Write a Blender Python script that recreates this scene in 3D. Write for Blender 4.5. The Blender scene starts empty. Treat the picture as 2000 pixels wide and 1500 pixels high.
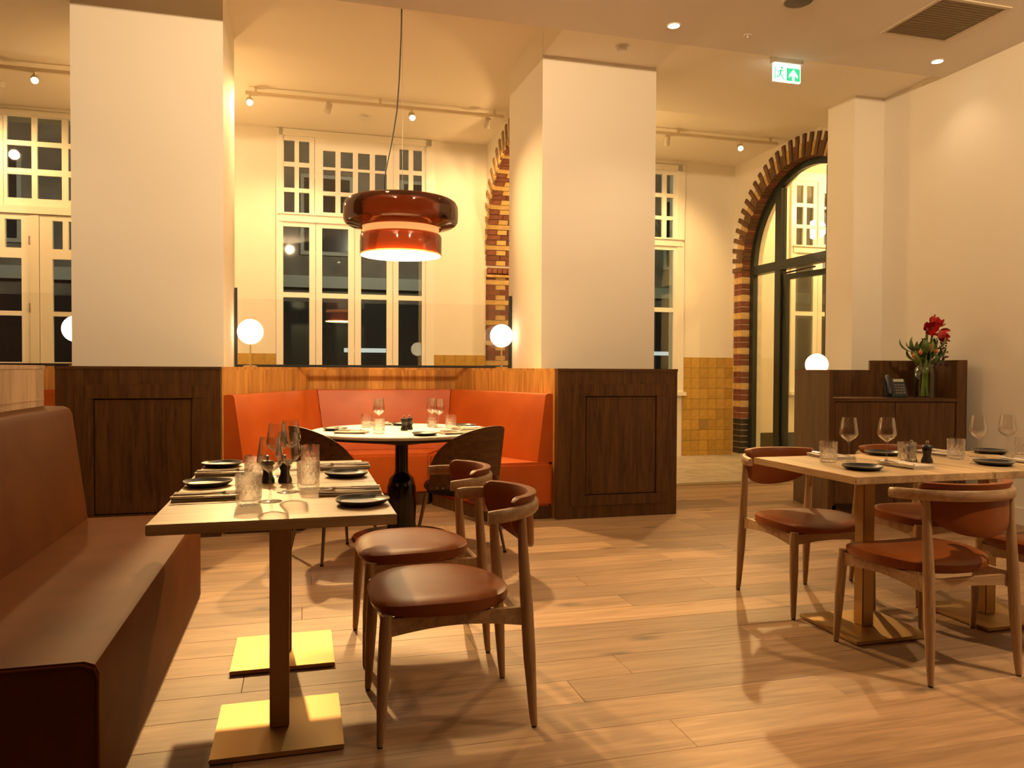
import bpy, bmesh, math, random
from mathutils import Vector, Matrix
random.seed(7)
PI = math.pi
SC = bpy.context.scene
COL = SC.collection

# ------------------------------------------------------------------ camera, world, exposure
CAMH = 1.20
F_PX, YAW, PITCH, ROLL = 1505.556, 0.267793, -0.0196217, -0.00477833
def make_camera():
    fw = Vector((math.sin(YAW)*math.cos(PITCH), math.cos(YAW)*math.cos(PITCH), math.sin(PITCH)))
    r = Vector((math.cos(YAW), -math.sin(YAW), 0)); d = fw.cross(r)
    r2 = r*math.cos(ROLL) + d*math.sin(ROLL); d2 = -r*math.sin(ROLL) + d*math.cos(ROLL)
    u = -d2; b = -fw
    m = Matrix(((r2.x, u.x, b.x, 0), (r2.y, u.y, b.y, 0), (r2.z, u.z, b.z, CAMH), (0, 0, 0, 1)))
    cd = bpy.data.cameras.new('camera'); cd.sensor_width = 36; cd.lens = F_PX/2000*36; cd.clip_start = .05
    c = bpy.data.objects.new('camera', cd); COL.objects.link(c); c.matrix_world = m
    SC.camera = c
make_camera()
SC.view_settings.view_transform = 'Standard'
SC.view_settings.look = 'None'
SC.view_settings.exposure = 0.0
SC.view_settings.gamma = 1.0
SC.view_settings.use_curve_mapping = False
W = bpy.data.worlds.new('night_sky'); SC.world = W; W.use_nodes = True
W.node_tree.nodes['Background'].inputs[0].default_value = (.13, .125, .11, 1)
W.node_tree.nodes['Background'].inputs[1].default_value = .35

WARM = (1.0, .62, .25)
SOFT = (1.0, .70, .40)
DOWN_E = 45      # ceiling downlights
NEAR_E = 430      # downlight row above the front of the room
SPOT_E = 118      # track spots
PEND_STR = 30     # pendant diffuser
GLOBE_STR = 3.2
BEYOND_E = 170
FACE_E = 1180      # track spots turned towards the room
WASH_E = 440       # added wall-washing ceiling spots, out of view

# ------------------------------------------------------------------ helpers
class MB:
    def __init__(s): s.v = []; s.f = []
    def add(s, vs, fs):
        o = len(s.v); s.v += [tuple(v) for v in vs]; s.f += [tuple(i+o for i in f) for f in fs]; return s
    def box(s, x0, x1, y0, y1, z0, z1):
        return s.add([(x0,y0,z0),(x1,y0,z0),(x1,y1,z0),(x0,y1,z0),(x0,y0,z1),(x1,y0,z1),(x1,y1,z1),(x0,y1,z1)],
                     [(0,3,2,1),(4,5,6,7),(0,1,5,4),(1,2,6,5),(2,3,7,6),(3,0,4,7)])
    def prism(s, poly, lo, hi, axis='z'):
        n = len(poly)
        def P(a, b, t):
            return {'z': (a, b, t), 'x': (t, a, b), 'y': (a, t, b)}[axis]
        vs = [P(a, b, lo) for a, b in poly] + [P(a, b, hi) for a, b in poly]
        fs = [tuple(range(n))[::-1], tuple(range(n, 2*n))] + [(i, (i+1) % n, n+(i+1) % n, n+i) for i in range(n)]
        return s.add(vs, fs)
    def lathe(s, prof, seg=24, c=(0,0,0), fn=None):
        n = len(prof); vs = []; fs = []
        for i in range(seg):
            a = 2*PI*i/seg
            for j, (r, z) in enumerate(prof):
                rr = r + (fn(a, z, j) if fn else 0)
                vs.append((c[0]+rr*math.cos(a), c[1]+rr*math.sin(a), c[2]+z))
        for i in range(seg):
            k = (i+1) % seg
            for j in range(n-1):
                fs.append((i*n+j, k*n+j, k*n+j+1, i*n+j+1))
        if prof[0][0] > 1e-6: fs.append(tuple(i*n for i in range(seg))[::-1])
        if prof[-1][0] > 1e-6: fs.append(tuple(i*n+n-1 for i in range(seg)))
        return s.add(vs, fs)
    def shell(s, prof, seg=24, c=(0,0,0), fn=None):      # closed profile (outer up, inner down): no caps
        n = len(prof); vs = []; fs = []
        for i in range(seg):
            a = 2*PI*i/seg
            for j, (r, z) in enumerate(prof):
                rr = r + (fn(a, z, j) if fn else 0)
                vs.append((c[0]+rr*math.cos(a), c[1]+rr*math.sin(a), c[2]+z))
        for i in range(seg):
            k = (i+1) % seg
            for j in range(n-1):
                fs.append((i*n+j, k*n+j, k*n+j+1, i*n+j+1))
        return s.add(vs, fs)
    def tube(s, pts, rad, seg=10):
        pts = [Vector(p) for p in pts]; n = len(pts)
        if not isinstance(rad, (list, tuple)): rad = [rad]*n
        vs = []; fs = []; prev = None
        for i, p in enumerate(pts):
            t = (pts[min(i+1, n-1)] - pts[max(i-1, 0)]).normalized()
            if prev is None:
                ref = Vector((1, 0, 0)) if abs(t.x) < .9 else Vector((0, 1, 0))
                a = t.cross(ref).normalized()
            else:
                a = (prev - t*prev.dot(t)).normalized()
            prev = a; b = t.cross(a)
            for k in range(seg):
                an = 2*PI*k/seg
                vs.append(p + (a*math.cos(an) + b*math.sin(an))*rad[i])
        for i in range(n-1):
            for k in range(seg):
                k2 = (k+1) % seg
                fs.append((i*seg+k, i*seg+k2, (i+1)*seg+k2, (i+1)*seg+k))
        fs.append(tuple(range(seg))[::-1]); fs.append(tuple(range((n-1)*seg, n*seg)))
        return s.add(vs, fs)
    def grid(s, fn, nu, nv, closeu=False):
        vs = [fn(i/(nu if closeu else nu-1), j/(nv-1)) for i in range(nu) for j in range(nv)]
        fs = []
        for i in range(nu if closeu else nu-1):
            i2 = (i+1) % nu
            for j in range(nv-1):
                fs.append((i*nv+j, i2*nv+j, i2*nv+j+1, i*nv+j+1))
        return s.add(vs, fs)
    def sphere(s, r, c=(0,0,0), seg=24, rings=14):
        return s.lathe([(r*math.sin(PI*j/rings), -r*math.cos(PI*j/rings)) for j in range(rings+1)], seg, c)
    def mesh(s, name, m, smooth=False, bevel=0):
        me = bpy.data.meshes.new(name); me.from_pydata(s.v, [], s.f); me.update()
        bm = bmesh.new(); bm.from_mesh(me)
        bmesh.ops.remove_doubles(bm, verts=bm.verts, dist=1e-6)
        bmesh.ops.recalc_face_normals(bm, faces=bm.faces)
        if bevel: bmesh.ops.bevel(bm, geom=list(bm.edges), offset=bevel, segments=2, affect='EDGES', clamp_overlap=True)
        if smooth:
            for f in bm.faces: f.smooth = True
            for e in bm.edges:
                if len(e.link_faces) == 2 and e.calc_face_angle(0) > .7: e.smooth = False
        bm.to_mesh(me); bm.free()
        if m: me.materials.append(m)
        return me
    def build(s, name, m, parent=None, smooth=False, bevel=0):
        return put(name, s.mesh(name, m, smooth, bevel), parent)

def put(name, me, parent=None, loc=None, rotz=None):
    o = bpy.data.objects.new(name, me); COL.objects.link(o)
    if parent: o.parent = parent
    if loc: o.location = loc
    if rotz is not None: o.rotation_euler = (0, 0, rotz)
    return o
def tag(o, label=None, cat=None, group=None, kind=None):
    if label: o['label'] = label
    if cat: o['category'] = cat
    if group: o['group'] = group
    if kind: o['kind'] = kind
    return o
def thing(name, label, cat, loc=(0,0,0), rotz=0, group=None):
    o = bpy.data.objects.new(name, None); COL.objects.link(o)
    o.location = loc; o.rotation_euler = (0, 0, rotz); o.empty_display_size = .1
    return tag(o, label, cat, group)
def struct(o): o['kind'] = 'structure'; return o
def kids(o): return [c for c in bpy.data.objects if c.parent == o]
def dup(root, loc, rotz=0, label=None, group=None):
    def cp(o, par):
        c = o.copy(); COL.objects.link(c); c.parent = par
        for k in list(o.children): cp(k, c)
        return c
    r = cp(root, None); r.location = loc; r.rotation_euler = (0, 0, rotz)
    if label: r['label'] = label
    if group: r['group'] = group
    return r
def rot2(x, y, a): return (x*math.cos(a)-y*math.sin(a), x*math.sin(a)+y*math.cos(a))

# ------------------------------------------------------------------ materials
def mat(name, col, rough=.5, metal=0, **k):
    m = bpy.data.materials.new(name); m.use_nodes = True
    b = m.node_tree.nodes['Principled BSDF']
    b.inputs['Base Color'].default_value = (*col, 1); b.inputs['Roughness'].default_value = rough
    b.inputs['Metallic'].default_value = metal
    for kk, v in k.items(): b.inputs[kk].default_value = v
    return m
def nodes(m): return m.node_tree.nodes, m.node_tree.links, m.node_tree.nodes['Principled BSDF']
def bump(m, scale, strength, dist=.002, kind='noise', coord='Object'):
    N, L, b = nodes(m)
    tc = N.new('ShaderNodeTexCoord')
    t = N.new('ShaderNodeTexNoise' if kind == 'noise' else 'ShaderNodeTexVoronoi'); t.inputs['Scale'].default_value = scale
    if kind == 'noise': t.inputs['Detail'].default_value = 4
    L.new(tc.outputs[coord], t.inputs['Vector'])
    bp = N.new('ShaderNodeBump'); bp.inputs['Strength'].default_value = strength; bp.inputs['Distance'].default_value = dist
    L.new(t.outputs[0], bp.inputs['Height']); L.new(bp.outputs[0], b.inputs['Normal'])
    return m
def mottle(m, c1, c2, scale=3, lo=.35, hi=.65, rnd=0):
    N, L, b = nodes(m)
    tc = N.new('ShaderNodeTexCoord'); t = N.new('ShaderNodeTexNoise'); t.inputs['Scale'].default_value = scale; t.inputs['Detail'].default_value = 5
    L.new(tc.outputs['Object'], t.inputs['Vector'])
    r = N.new('ShaderNodeValToRGB'); r.color_ramp.elements[0].position = lo; r.color_ramp.elements[1].position = hi
    r.color_ramp.elements[0].color = (*c1, 1); r.color_ramp.elements[1].color = (*c2, 1)
    L.new(t.outputs[0], r.inputs[0]); out = r.outputs[0]
    if rnd: out = vary(N, L, out, rnd)
    L.new(out, b.inputs['Base Color'])
    return m
def vary(N, L, out, amt):
    oi = N.new('ShaderNodeObjectInfo'); mr = N.new('ShaderNodeMapRange')
    mr.inputs['To Min'].default_value = 1-amt; mr.inputs['To Max'].default_value = 1+amt
    L.new(oi.outputs['Random'], mr.inputs['Value'])
    h = N.new('ShaderNodeHueSaturation'); L.new(mr.outputs[0], h.inputs['Value']); L.new(out, h.inputs['Color'])
    return h.outputs[0]
def wood(name, dark, light, axis='X', rough=.45, grain=1.0, rnd=0, knots=0, staves=None, bumpy=.15):
    m = mat(name, light, rough); N, L, b = nodes(m)
    tc = N.new('ShaderNodeTexCoord'); oi = N.new('ShaderNodeObjectInfo')
    mul = N.new('ShaderNodeVectorMath'); mul.operation = 'SCALE'
    cmb = N.new('ShaderNodeCombineXYZ')
    for i in range(3): L.new(oi.outputs['Random'], cmb.inputs[i])
    L.new(cmb.outputs[0], mul.inputs[0]); mul.inputs['Scale'].default_value = 37.0
    add = N.new('ShaderNodeVectorMath'); L.new(tc.outputs['Object'], add.inputs[0]); L.new(mul.outputs[0], add.inputs[1])
    mp = N.new('ShaderNodeMapping'); sc = {'X': (1.1, 14, 14), 'Y': (14, 1.1, 14), 'Z': (14, 14, 1.1)}[axis]
    mp.inputs['Scale'].default_value = [s*grain for s in sc]; L.new(add.outputs[0], mp.inputs['Vector'])
    n1 = N.new('ShaderNodeTexNoise'); n1.inputs['Scale'].default_value = 1.6; n1.inputs['Detail'].default_value = 7; n1.inputs['Distortion'].default_value = .9
    L.new(mp.outputs[0], n1.inputs['Vector'])
    n2 = N.new('ShaderNodeTexNoise'); n2.inputs['Scale'].default_value = 9; n2.inputs['Detail'].default_value = 3
    L.new(mp.outputs[0], n2.inputs['Vector'])
    mx = N.new('ShaderNodeMath'); mx.operation = 'MULTIPLY_ADD'; mx.inputs[1].default_value = .35
    L.new(n2.outputs[0], mx.inputs[0]); L.new(n1.outputs[0], mx.inputs[2])
    r = N.new('ShaderNodeValToRGB'); r.color_ramp.elements[0].position = .48; r.color_ramp.elements[1].position = .82
    r.color_ramp.elements[0].color = (*dark, 1); r.color_ramp.elements[1].color = (*light, 1)
    L.new(mx.outputs[0], r.inputs[0]); out = r.outputs[0]
    if staves:
        ax, width = staves
        sp = N.new('ShaderNodeSeparateXYZ'); L.new(tc.outputs['Object'], sp.inputs[0])
        dv = N.new('ShaderNodeMath'); dv.operation = 'DIVIDE'; dv.inputs[1].default_value = width; L.new(sp.outputs[ax], dv.inputs[0])
        fl = N.new('ShaderNodeMath'); fl.operation = 'FLOOR'; L.new(dv.outputs[0], fl.inputs[0])
        wn = N.new('ShaderNodeTexWhiteNoise'); wn.noise_dimensions = '1D'; L.new(fl.outputs[0], wn.inputs['W'])
        mr = N.new('ShaderNodeMapRange'); mr.inputs['To Min'].default_value = .78; mr.inputs['To Max'].default_value = 1.15
        L.new(wn.outputs['Value'], mr.inputs['Value'])
        h = N.new('ShaderNodeHueSaturation'); L.new(mr.outputs[0], h.inputs['Value']); L.new(out, h.inputs['Color']); out = h.outputs[0]
    if knots:
        mp2 = N.new('ShaderNodeMapping'); mp2.inputs['Scale'].default_value = (1.3, 3.2, 1.0) if axis == 'X' else (3.2, 1.3, 1)
        L.new(add.outputs[0], mp2.inputs['Vector'])
        nd = N.new('ShaderNodeTexNoise'); nd.inputs['Scale'].default_value = 6; L.new(mp2.outputs[0], nd.inputs['Vector'])
        mxv = N.new('ShaderNodeMix'); mxv.data_type = 'VECTOR'; mxv.inputs[0].default_value = .12
        L.new(mp2.outputs[0], mxv.inputs[4]); L.new(nd.outputs['Color'], mxv.inputs[5])
        vo = N.new('ShaderNodeTexVoronoi'); vo.voronoi_dimensions = '2D'; vo.inputs['Scale'].default_value = .62; L.new(mxv.outputs[1], vo.inputs['Vector'])
        kr = N.new('ShaderNodeMapRange'); kr.inputs['From Min'].default_value = .01; kr.inputs['From Max'].default_value = .07
        kr.inputs['To Min'].default_value = knots; kr.inputs['To Max'].default_value = 0
        L.new(vo.outputs['Distance'], kr.inputs['Value'])
        mk = N.new('ShaderNodeMix'); mk.data_type = 'RGBA'; L.new(kr.outputs[0], mk.inputs[0]); L.new(out, mk.inputs[6]); mk.inputs[7].default_value = (.07, .045, .03, 1)
        out = mk.outputs[2]
    if rnd: out = vary(N, L, out, rnd)
    L.new(out, b.inputs['Base Color'])
    bp = N.new('ShaderNodeBump'); bp.inputs['Strength'].default_value = bumpy; bp.inputs['Distance'].default_value = .002
    L.new(mx.outputs[0], bp.inputs['Height']); L.new(bp.outputs[0], b.inputs['Normal'])
    return m
def emit(name, col, strength, base=(.9, .9, .9)):
    m = mat(name, base, .4); N, L, b = nodes(m)
    b.inputs['Emission Color'].default_value = (*col, 1); b.inputs['Emission Strength'].default_value = strength
    return m
def thin_glass(name, tint=(.97, .97, .95), f0=.05, rough=.02, edge=.75, power=3.0):
    m = bpy.data.materials.new(name); m.use_nodes = True; N = m.node_tree.nodes; L = m.node_tree.links
    N.remove(N['Principled BSDF']); out = N['Material Output']
    t = N.new('ShaderNodeBsdfTransparent'); t.inputs[0].default_value = (*tint, 1)
    g = N.new('ShaderNodeBsdfGlossy'); g.inputs['Roughness'].default_value = rough
    lw = N.new('ShaderNodeLayerWeight'); lw.inputs['Blend'].default_value = .5
    pw = N.new('ShaderNodeMath'); pw.operation = 'POWER'; pw.inputs[1].default_value = power; L.new(lw.outputs['Facing'], pw.inputs[0])
    mr = N.new('ShaderNodeMapRange'); mr.inputs['To Min'].default_value = f0; mr.inputs['To Max'].default_value = edge
    L.new(pw.outputs[0], mr.inputs['Value'])
    mx = N.new('ShaderNodeMixShader'); L.new(mr.outputs[0], mx.inputs[0]); L.new(t.outputs[0], mx.inputs[1]); L.new(g.outputs[0], mx.inputs[2])
    L.new(mx.outputs[0], out.inputs['Surface'])
    return m
def cut_glass(name, mix, ior, haze):
    m = bpy.data.materials.new(name); m.use_nodes = True; N = m.node_tree.nodes; L = m.node_tree.links
    N.remove(N['Principled BSDF']); out = N['Material Output']
    t = N.new('ShaderNodeBsdfTransparent'); t.inputs[0].default_value = (1, 1, 1, 1)
    g = N.new('ShaderNodeBsdfGlass'); g.inputs['IOR'].default_value = ior; g.inputs['Roughness'].default_value = .02
    mx = N.new('ShaderNodeMixShader'); mx.inputs[0].default_value = mix
    L.new(t.outputs[0], mx.inputs[1]); L.new(g.outputs[0], mx.inputs[2]); o = mx.outputs[0]
    if haze:
        tr = N.new('ShaderNodeBsdfTranslucent'); tr.inputs[0].default_value = (.95, .95, .95, 1)
        m2 = N.new('ShaderNodeMixShader'); m2.inputs[0].default_value = haze; L.new(o, m2.inputs[1]); L.new(tr.outputs[0], m2.inputs[2]); o = m2.outputs[0]
    L.new(o, out.inputs['Surface'])
    return m

M = {}
M['plaster'] = bump(mat('cream_plaster', (.86, .80, .68), .85), 40, .05)
M['terracotta'] = mat('terracotta_paint', (.30, .17, .10), .85)
M['ceil'] = mat('ceiling_paint', (.88, .80, .67), .9)
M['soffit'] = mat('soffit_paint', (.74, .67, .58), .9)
M['white_wood'] = mat('white_gloss_paint', (.88, .83, .72), .35)
M['plank'] = wood('oak_plank', (.265, .155, .080), (.405, .253, .142), 'X', .48, 1.0, rnd=.26, knots=.75, bumpy=.08)
M['screed'] = mat('dark_joint', (.10, .065, .04), .9)
M['stone'] = mottle(bump(mat('pale_stone', (.5, .43, .33), .45), 30, .1), (.40, .34, .25), (.54, .47, .36), 6, rnd=.06)
M['dark_oak'] = wood('dark_stained_oak', (.055, .022, .005), (.135, .058, .014), 'Z', .42, 1.3)
M['dark_oak_h'] = wood('dark_stained_oak_rail', (.055, .022, .005), (.135, .058, .014), 'X', .42, 1.3)
M['mid_oak'] = wood('honey_oak_veneer', (.45, .185, .028), (.74, .36, .08), 'Z', .6, .8, staves=(0, .31))
M['divider'] = wood('limed_oak', (.46, .32, .21), (.70, .52, .36), 'Z', .5, 1.0, staves=(1, .11))
M['table_oak'] = wood('oak_butcher_block', (.42, .275, .135), (.64, .445, .24), 'X', .38, .9, staves=(1, .09))
M['table_oak_y'] = wood('oak_butcher_block_y', (.42, .275, .135), (.64, .445, .24), 'Y', .38, .9, staves=(0, .085))
M['chair_oak'] = wood('chair_oak', (.28, .165, .08), (.44, .28, .15), 'Z', .38, 1.5)
M['chair_oak_h'] = wood('chair_oak_rail', (.31, .185, .09), (.47, .30, .165), 'X', .35, 1.5)
M['leather'] = bump(mottle(mat('tan_leather', (.23, .062, .012), .38, 0, **{'Specular IOR Level': .24}), (.20, .052, .009), (.26, .072, .015), 5), 420, .10, .001, 'vor')
M['leather_o'] = bump(mottle(mat('orange_leather', (.55, .10, .008), .42), (.51, .09, .007), (.58, .115, .010), 4), 420, .10, .001, 'vor')
M['leather_b'] = bump(mottle(mat('brown_leather', (.12, .036, .006), .58, 0, **{'Specular IOR Level': .08}), (.105, .031, .004), (.135, .041, .007), 4), 380, .12, .001, 'vor')
M['brass'] = bump(mat('brushed_brass', (.43, .275, .115), .48, 1.0), 60, .03)
M['brass_rod'] = mat('polished_brass', (.75, .55, .25), .25, .9)
M['steel'] = mat('cutlery_steel', (.62, .58, .52), .25, .95)
M['darksteel'] = mat('dark_chair_metal', (.22, .18, .14), .3, .9)
M['black'] = mat('black_metal', (.012, .012, .011), .45)
M['black_gloss'] = mat('black_enamel', (.010, .009, .009), .15)
M['rubber'] = mat('black_rubber', (.02, .02, .02), .8)
M['plate'] = mat('black_stoneware', (.020, .022, .024), .38)
M['plate_rim'] = mat('bare_clay_rim', (.22, .17, .11), .6)
M['linen'] = bump(mat('beige_linen', (.62, .53, .44), .95), 500, .2, .001)
M['white_top'] = mat('white_laminate', (.86, .82, .74), .4)
M['mill'] = wood('ebonised_wood', (.010, .009, .008), (.03, .025, .02), 'Z', .4)
M['green_frame'] = mat('dark_green_steel', (.018, .024, .016), .35)
M['track'] = mat('track_white', (.78, .68, .52), .5)
M['spot_grey'] = mat('spot_casing', (.62, .55, .45), .5)
M['tile'] = mottle(mat('yellow_glazed_tile', (.55, .32, .06), .16), (.46, .26, .045), (.60, .36, .075), 9, rnd=.10)
M['tile_odd'] = mottle(mat('brown_glazed_tile', (.40, .24, .07), .18), (.34, .20, .06), (.42, .26, .08), 9)
M['grout'] = mat('tile_grout', (.42, .30, .13), .9)
M['brick_red'] = mottle(bump(mat('red_brick', (.19, .06, .03), .75), 60, .3), (.15, .045, .022), (.23, .078, .038), 12, rnd=.18)
M['brick_yel'] = mottle(bump(mat('yellow_brick', (.58, .38, .13), .75), 60, .3), (.50, .31, .09), (.64, .43, .17), 12, rnd=.12)
M['brick_brn'] = mottle(bump(mat('brown_brick', (.15, .075, .028), .7), 60, .3), (.12, .055, .02), (.19, .095, .036), 12, rnd=.2)
M['brick_tan'] = mottle(bump(mat('tan_brick', (.34, .20, .08), .75), 60, .3), (.28, .16, .06), (.40, .25, .10), 12, rnd=.15)
M['brick_blk'] = mottle(bump(mat('black_glazed_brick', (.03, .025, .02), .35), 60, .3), (.02, .018, .015), (.05, .04, .03), 12)
M['mortar'] = mat('pale_mortar', (.58, .50, .36), .9)
M['wine'] = thin_glass('wine_glass_clear', (.99, .99, .985), .07, .01, 1.0, 2.0)
M['tumbler'] = cut_glass('cut_glass_clear', .45, 1.42, .01)
M['pane'] = thin_glass('window_glass', (.80, .84, .80), .10, .02, .8)
M['screen'] = thin_glass('screen_glass', (.98, .98, .97), .02, .01, .4)
M['door_glass'] = thin_glass('door_glass', (.93, .95, .92), .04, .01, .6)
M['vase'] = thin_glass('vase_glass', (.90, .94, .90), .06, .01, .8)
M['globe'] = emit('opal_glow', (1.0, .80, .50), GLOBE_STR)
M['lampface'] = emit('lamp_face', (1.0, .80, .50), 30)
M['downface'] = emit('downlight_face', (1.0, .86, .62), 14)
M['diffuser'] = emit('pendant_diffuser', (1.0, .70, .32), PEND_STR)
M['liner'] = emit('pendant_liner', (1.0, .28, .07), .8, (.75, .25, .08))
M['liner_hot'] = emit('pendant_glow', (1.0, .34, .10), 1.15, (.8, .25, .08))
M['liner_mid'] = emit('pendant_lower', (1.0, .34, .13), 1.9, (.75, .2, .06))
M['grille'] = mat('vent_grille', (.22, .16, .09), .7)
M['vent_frame'] = mat('vent_frame_paint', (.62, .53, .40), .7)
M['speaker'] = mat('speaker_mesh', (.16, .14, .12), .8)
M['white_plastic'] = mat('white_plastic', (.82, .78, .70), .45)
M['sign_white'] = emit('exit_white', (.85, 1.0, .90), 1.6)
M['sign_green'] = emit('exit_green', (.05, .75, .33), .8, (.02, .4, .2))
M['phone'] = mat('phone_plastic', (.020, .024, .026), .4)
M['lcd'] = mat('phone_lcd', (.45, .47, .34), .3)
M['petal'] = mottle(mat('red_petal', (.45, .010, .012), .5), (.30, .004, .008), (.52, .014, .016), 20)
M['petal_o'] = mottle(mat('salmon_petal', (.55, .16, .06), .6), (.40, .10, .03), (.60, .24, .10), 30)
M['leaf'] = mottle(mat('leaf_green', (.05, .10, .02), .5), (.03, .065, .012), (.09, .15, .03), 14, rnd=.25)
M['leaf_y'] = mat('lime_leaf', (.22, .26, .04), .5)
M['stem'] = mat('flower_stem', (.20, .28, .05), .5)
M['berry'] = mat('dark_berry', (.12, .012, .012), .3)
M['twig'] = mat('berry_twig', (.10, .06, .03), .8)
M['asphalt'] = mat('night_street', (.05, .05, .05), .9)
M['facade'] = mottle(mat('night_facade', (.20, .17, .14), .9), (.15, .13, .11), (.24, .20, .17), 2)
M['facade_trim'] = mat('facade_pale_trim', (.42, .40, .36), .8)
M['facade_dark'] = mat('facade_dark_glass', (.02, .025, .03), .2)
M['lit_window'] = emit('lit_window_far', (1.0, .78, .45), .45)
M['street_strip'] = emit('lit_shopfront', (.80, .90, 1.0), .8)
# amber glass of the pendant
def amber():
    m = bpy.data.materials.new('amber_glass'); m.use_nodes = True; N = m.node_tree.nodes; L = m.node_tree.links
    N.remove(N['Principled BSDF']); out = N['Material Output']
    t = N.new('ShaderNodeBsdfTransparent'); t.inputs[0].default_value = (.50, .30, .19, 1)
    df = N.new('ShaderNodeBsdfDiffuse'); df.inputs[0].default_value = (.14, .045, .018, 1)
    g = N.new('ShaderNodeBsdfGlossy'); g.inputs['Roughness'].default_value = .05
    m1 = N.new('ShaderNodeMixShader'); m1.inputs[0].default_value = .16; L.new(t.outputs[0], m1.inputs[1]); L.new(df.outputs[0], m1.inputs[2])
    lw = N.new('ShaderNodeLayerWeight'); lw.inputs['Blend'].default_value = .35
    mr = N.new('ShaderNodeMapRange'); mr.inputs['To Min'].default_value = .04; mr.inputs['To Max'].default_value = .6; L.new(lw.outputs['Fresnel'], mr.inputs['Value'])
    m2 = N.new('ShaderNodeMixShader'); L.new(mr.outputs[0], m2.inputs[0]); L.new(m1.outputs[0], m2.inputs[1]); L.new(g.outputs[0], m2.inputs[2])
    L.new(m2.outputs[0], out.inputs['Surface']); return m
M['amber'] = amber()

def spot(name, loc, target, energy, angle=70, blend=.5, size=.03, col=WARM):
    l = bpy.data.lights.new(name, 'SPOT'); l.energy = energy; l.color = col; l.spot_size = math.radians(angle); l.spot_blend = blend; l.shadow_soft_size = size
    o = bpy.data.objects.new(name, l); COL.objects.link(o); o.location = loc
    o.rotation_euler = (Vector(target)-Vector(loc)).to_track_quat('-Z', 'Y').to_euler()
    return o
def point(name, loc, energy, size=.1, col=WARM):
    l = bpy.data.lights.new(name, 'POINT'); l.energy = energy; l.color = col; l.shadow_soft_size = size
    o = bpy.data.objects.new(name, l); COL.objects.link(o); o.location = loc; return o

# ------------------------------------------------------------------ room shell
XR = 5.44; XA = 5.90; YB = 9.70; ZH = 4.07; ZL = 3.825; ZS = 3.77; YBK = 5.577
floor = struct(MB().box(-4.6, 6.0, -3.2, 7.2, -.2, -.012).build('floor', M['screed']))
# oak planks: rows 0.2 m wide along X
mesh_cache = {}
def plank_mesh(L):
    k = round(L, 3)
    if k not in mesh_cache:
        w = .1994; g = .0006; c = .0011
        mb = MB(); x0, x1, y0, y1 = g, L-g, g, w
        v = [(x0,y0,-.012),(x1,y0,-.012),(x1,y1,-.012),(x0,y1,-.012),(x0,y0,-c),(x1,y0,-c),(x1,y1,-c),(x0,y1,-c),
             (x0+c,y0+c,0),(x1-c,y0+c,0),(x1-c,y1-c,0),(x0+c,y1-c,0)]
        f = [(0,1,5,4),(1,2,6,5),(2,3,7,6),(3,0,4,7),(4,5,9,8),(5,6,10,9),(6,7,11,10),(7,4,8,11),(8,9,10,11)]
        mb.add(v, f); mesh_cache[k] = mb.mesh('plank', M['plank'])
    return mesh_cache[k]
rows = [2.585 + .2*k for k in range(-14, 23)]
for r, y in enumerate(rows):
    if y >= 7.19: break
    xe = 5.98 if y > 6.6 else XR
    if abs(y-2.585) < .01: cuts = [-4.4, -1.3, .99, 3.19, XR]
    elif abs(y-2.185) < .01: cuts = [-4.4, -.95, 1.22, 3.5, XR]
    elif abs(y-2.385) < .01: cuts = [-4.4, -2.2, -.2, 1.95, 4.1, XR]
    else:
        cuts = [-4.4]; x = -4.4 + random.uniform(.5, 2.3)
        while x < xe-.3:
            cuts.append(x); x += 2.2
        cuts.append(xe)
    for a, b in zip(cuts, cuts[1:]):
        if y < -.3 and r % 1 == 0 and (b < -2.4): continue
        put('plank', plank_mesh(b-a), floor, (a, y, 0))
# stone floor of the rear zone
stone = struct(MB().box(-4.6, 10, 7.2, 10.2, -.2, -.014).build('floor_rear', M['grout']))
MB().box(-4.6, 5.9, 7.198, 7.212, -.014, .004).build('trim_strip', M['brass_rod'], stone)
xs = [-4.6, -3.62, -2.02, -.42, 1.18, 2.78, 4.38, 5.98, 7.58, 10]
for i in range(len(xs)-1):
    for y0, y1 in ((7.215, 7.36), (7.364, 8.45), (8.454, 9.70)):
        MB().box(xs[i]+.002, xs[i+1]-.002, y0, y1, -.014, .001).build('border_slab' if y1 == 7.36 else 'stone_slab', M['grille'] if y1 == 7.36 else M['stone'], stone)
# ceilings
struct(MB().box(-4.6, XR+.02, -3.2, YBK, ZS, ZS+.6).build('ceiling_dining', M['soffit']))
struct(MB().box(1.957, 5.98, YBK, 7.2, ZL, ZL+.5).build('ceiling_lower', M['ceil']))
struct(MB().box(-4.6, 10, YBK, 10.2, ZH, ZH+.3).build('ceiling_rear', M['ceil']))
# walls
struct(MB().box(XR, XR+.3, -3.2, 6.28, 0, ZL).build('wall_right', M['plaster']))
struct(MB().box(-4.9, -4.6, -3.2, 10.2, 0, ZH).build('wall_left', M['terracotta']))
struct(MB().box(-4.6, 6, -3.5, -3.2, 0, ZH).build('wall_front', M['dark_oak']))
struct(MB().box(XR-.016, XR, -3.2, 6.28, 0, .13).build('baseboard_right', M['white_wood']))
def wall_holes(name, x0, x1, z1, y0, y1, holes):
    xs = sorted({x0, x1, *[h[0] for h in holes], *[h[1] for h in holes]}); zs = sorted({0, z1, *[h[2] for h in holes], *[h[3] for h in holes]})
    mb = MB()
    for a, b in zip(xs, xs[1:]):
        for c, d in zip(zs, zs[1:]):
            if not any(h[0] <= (a+b)/2 <= h[1] and h[2] <= (c+d)/2 <= h[3] for h in holes): mb.box(a, b, y0, y1, c, d)
    return struct(mb.build(name, M['plaster']))
WX0, WX1, WZ0, WZ1 = -.248, 1.592, .95, 4.045
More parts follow.
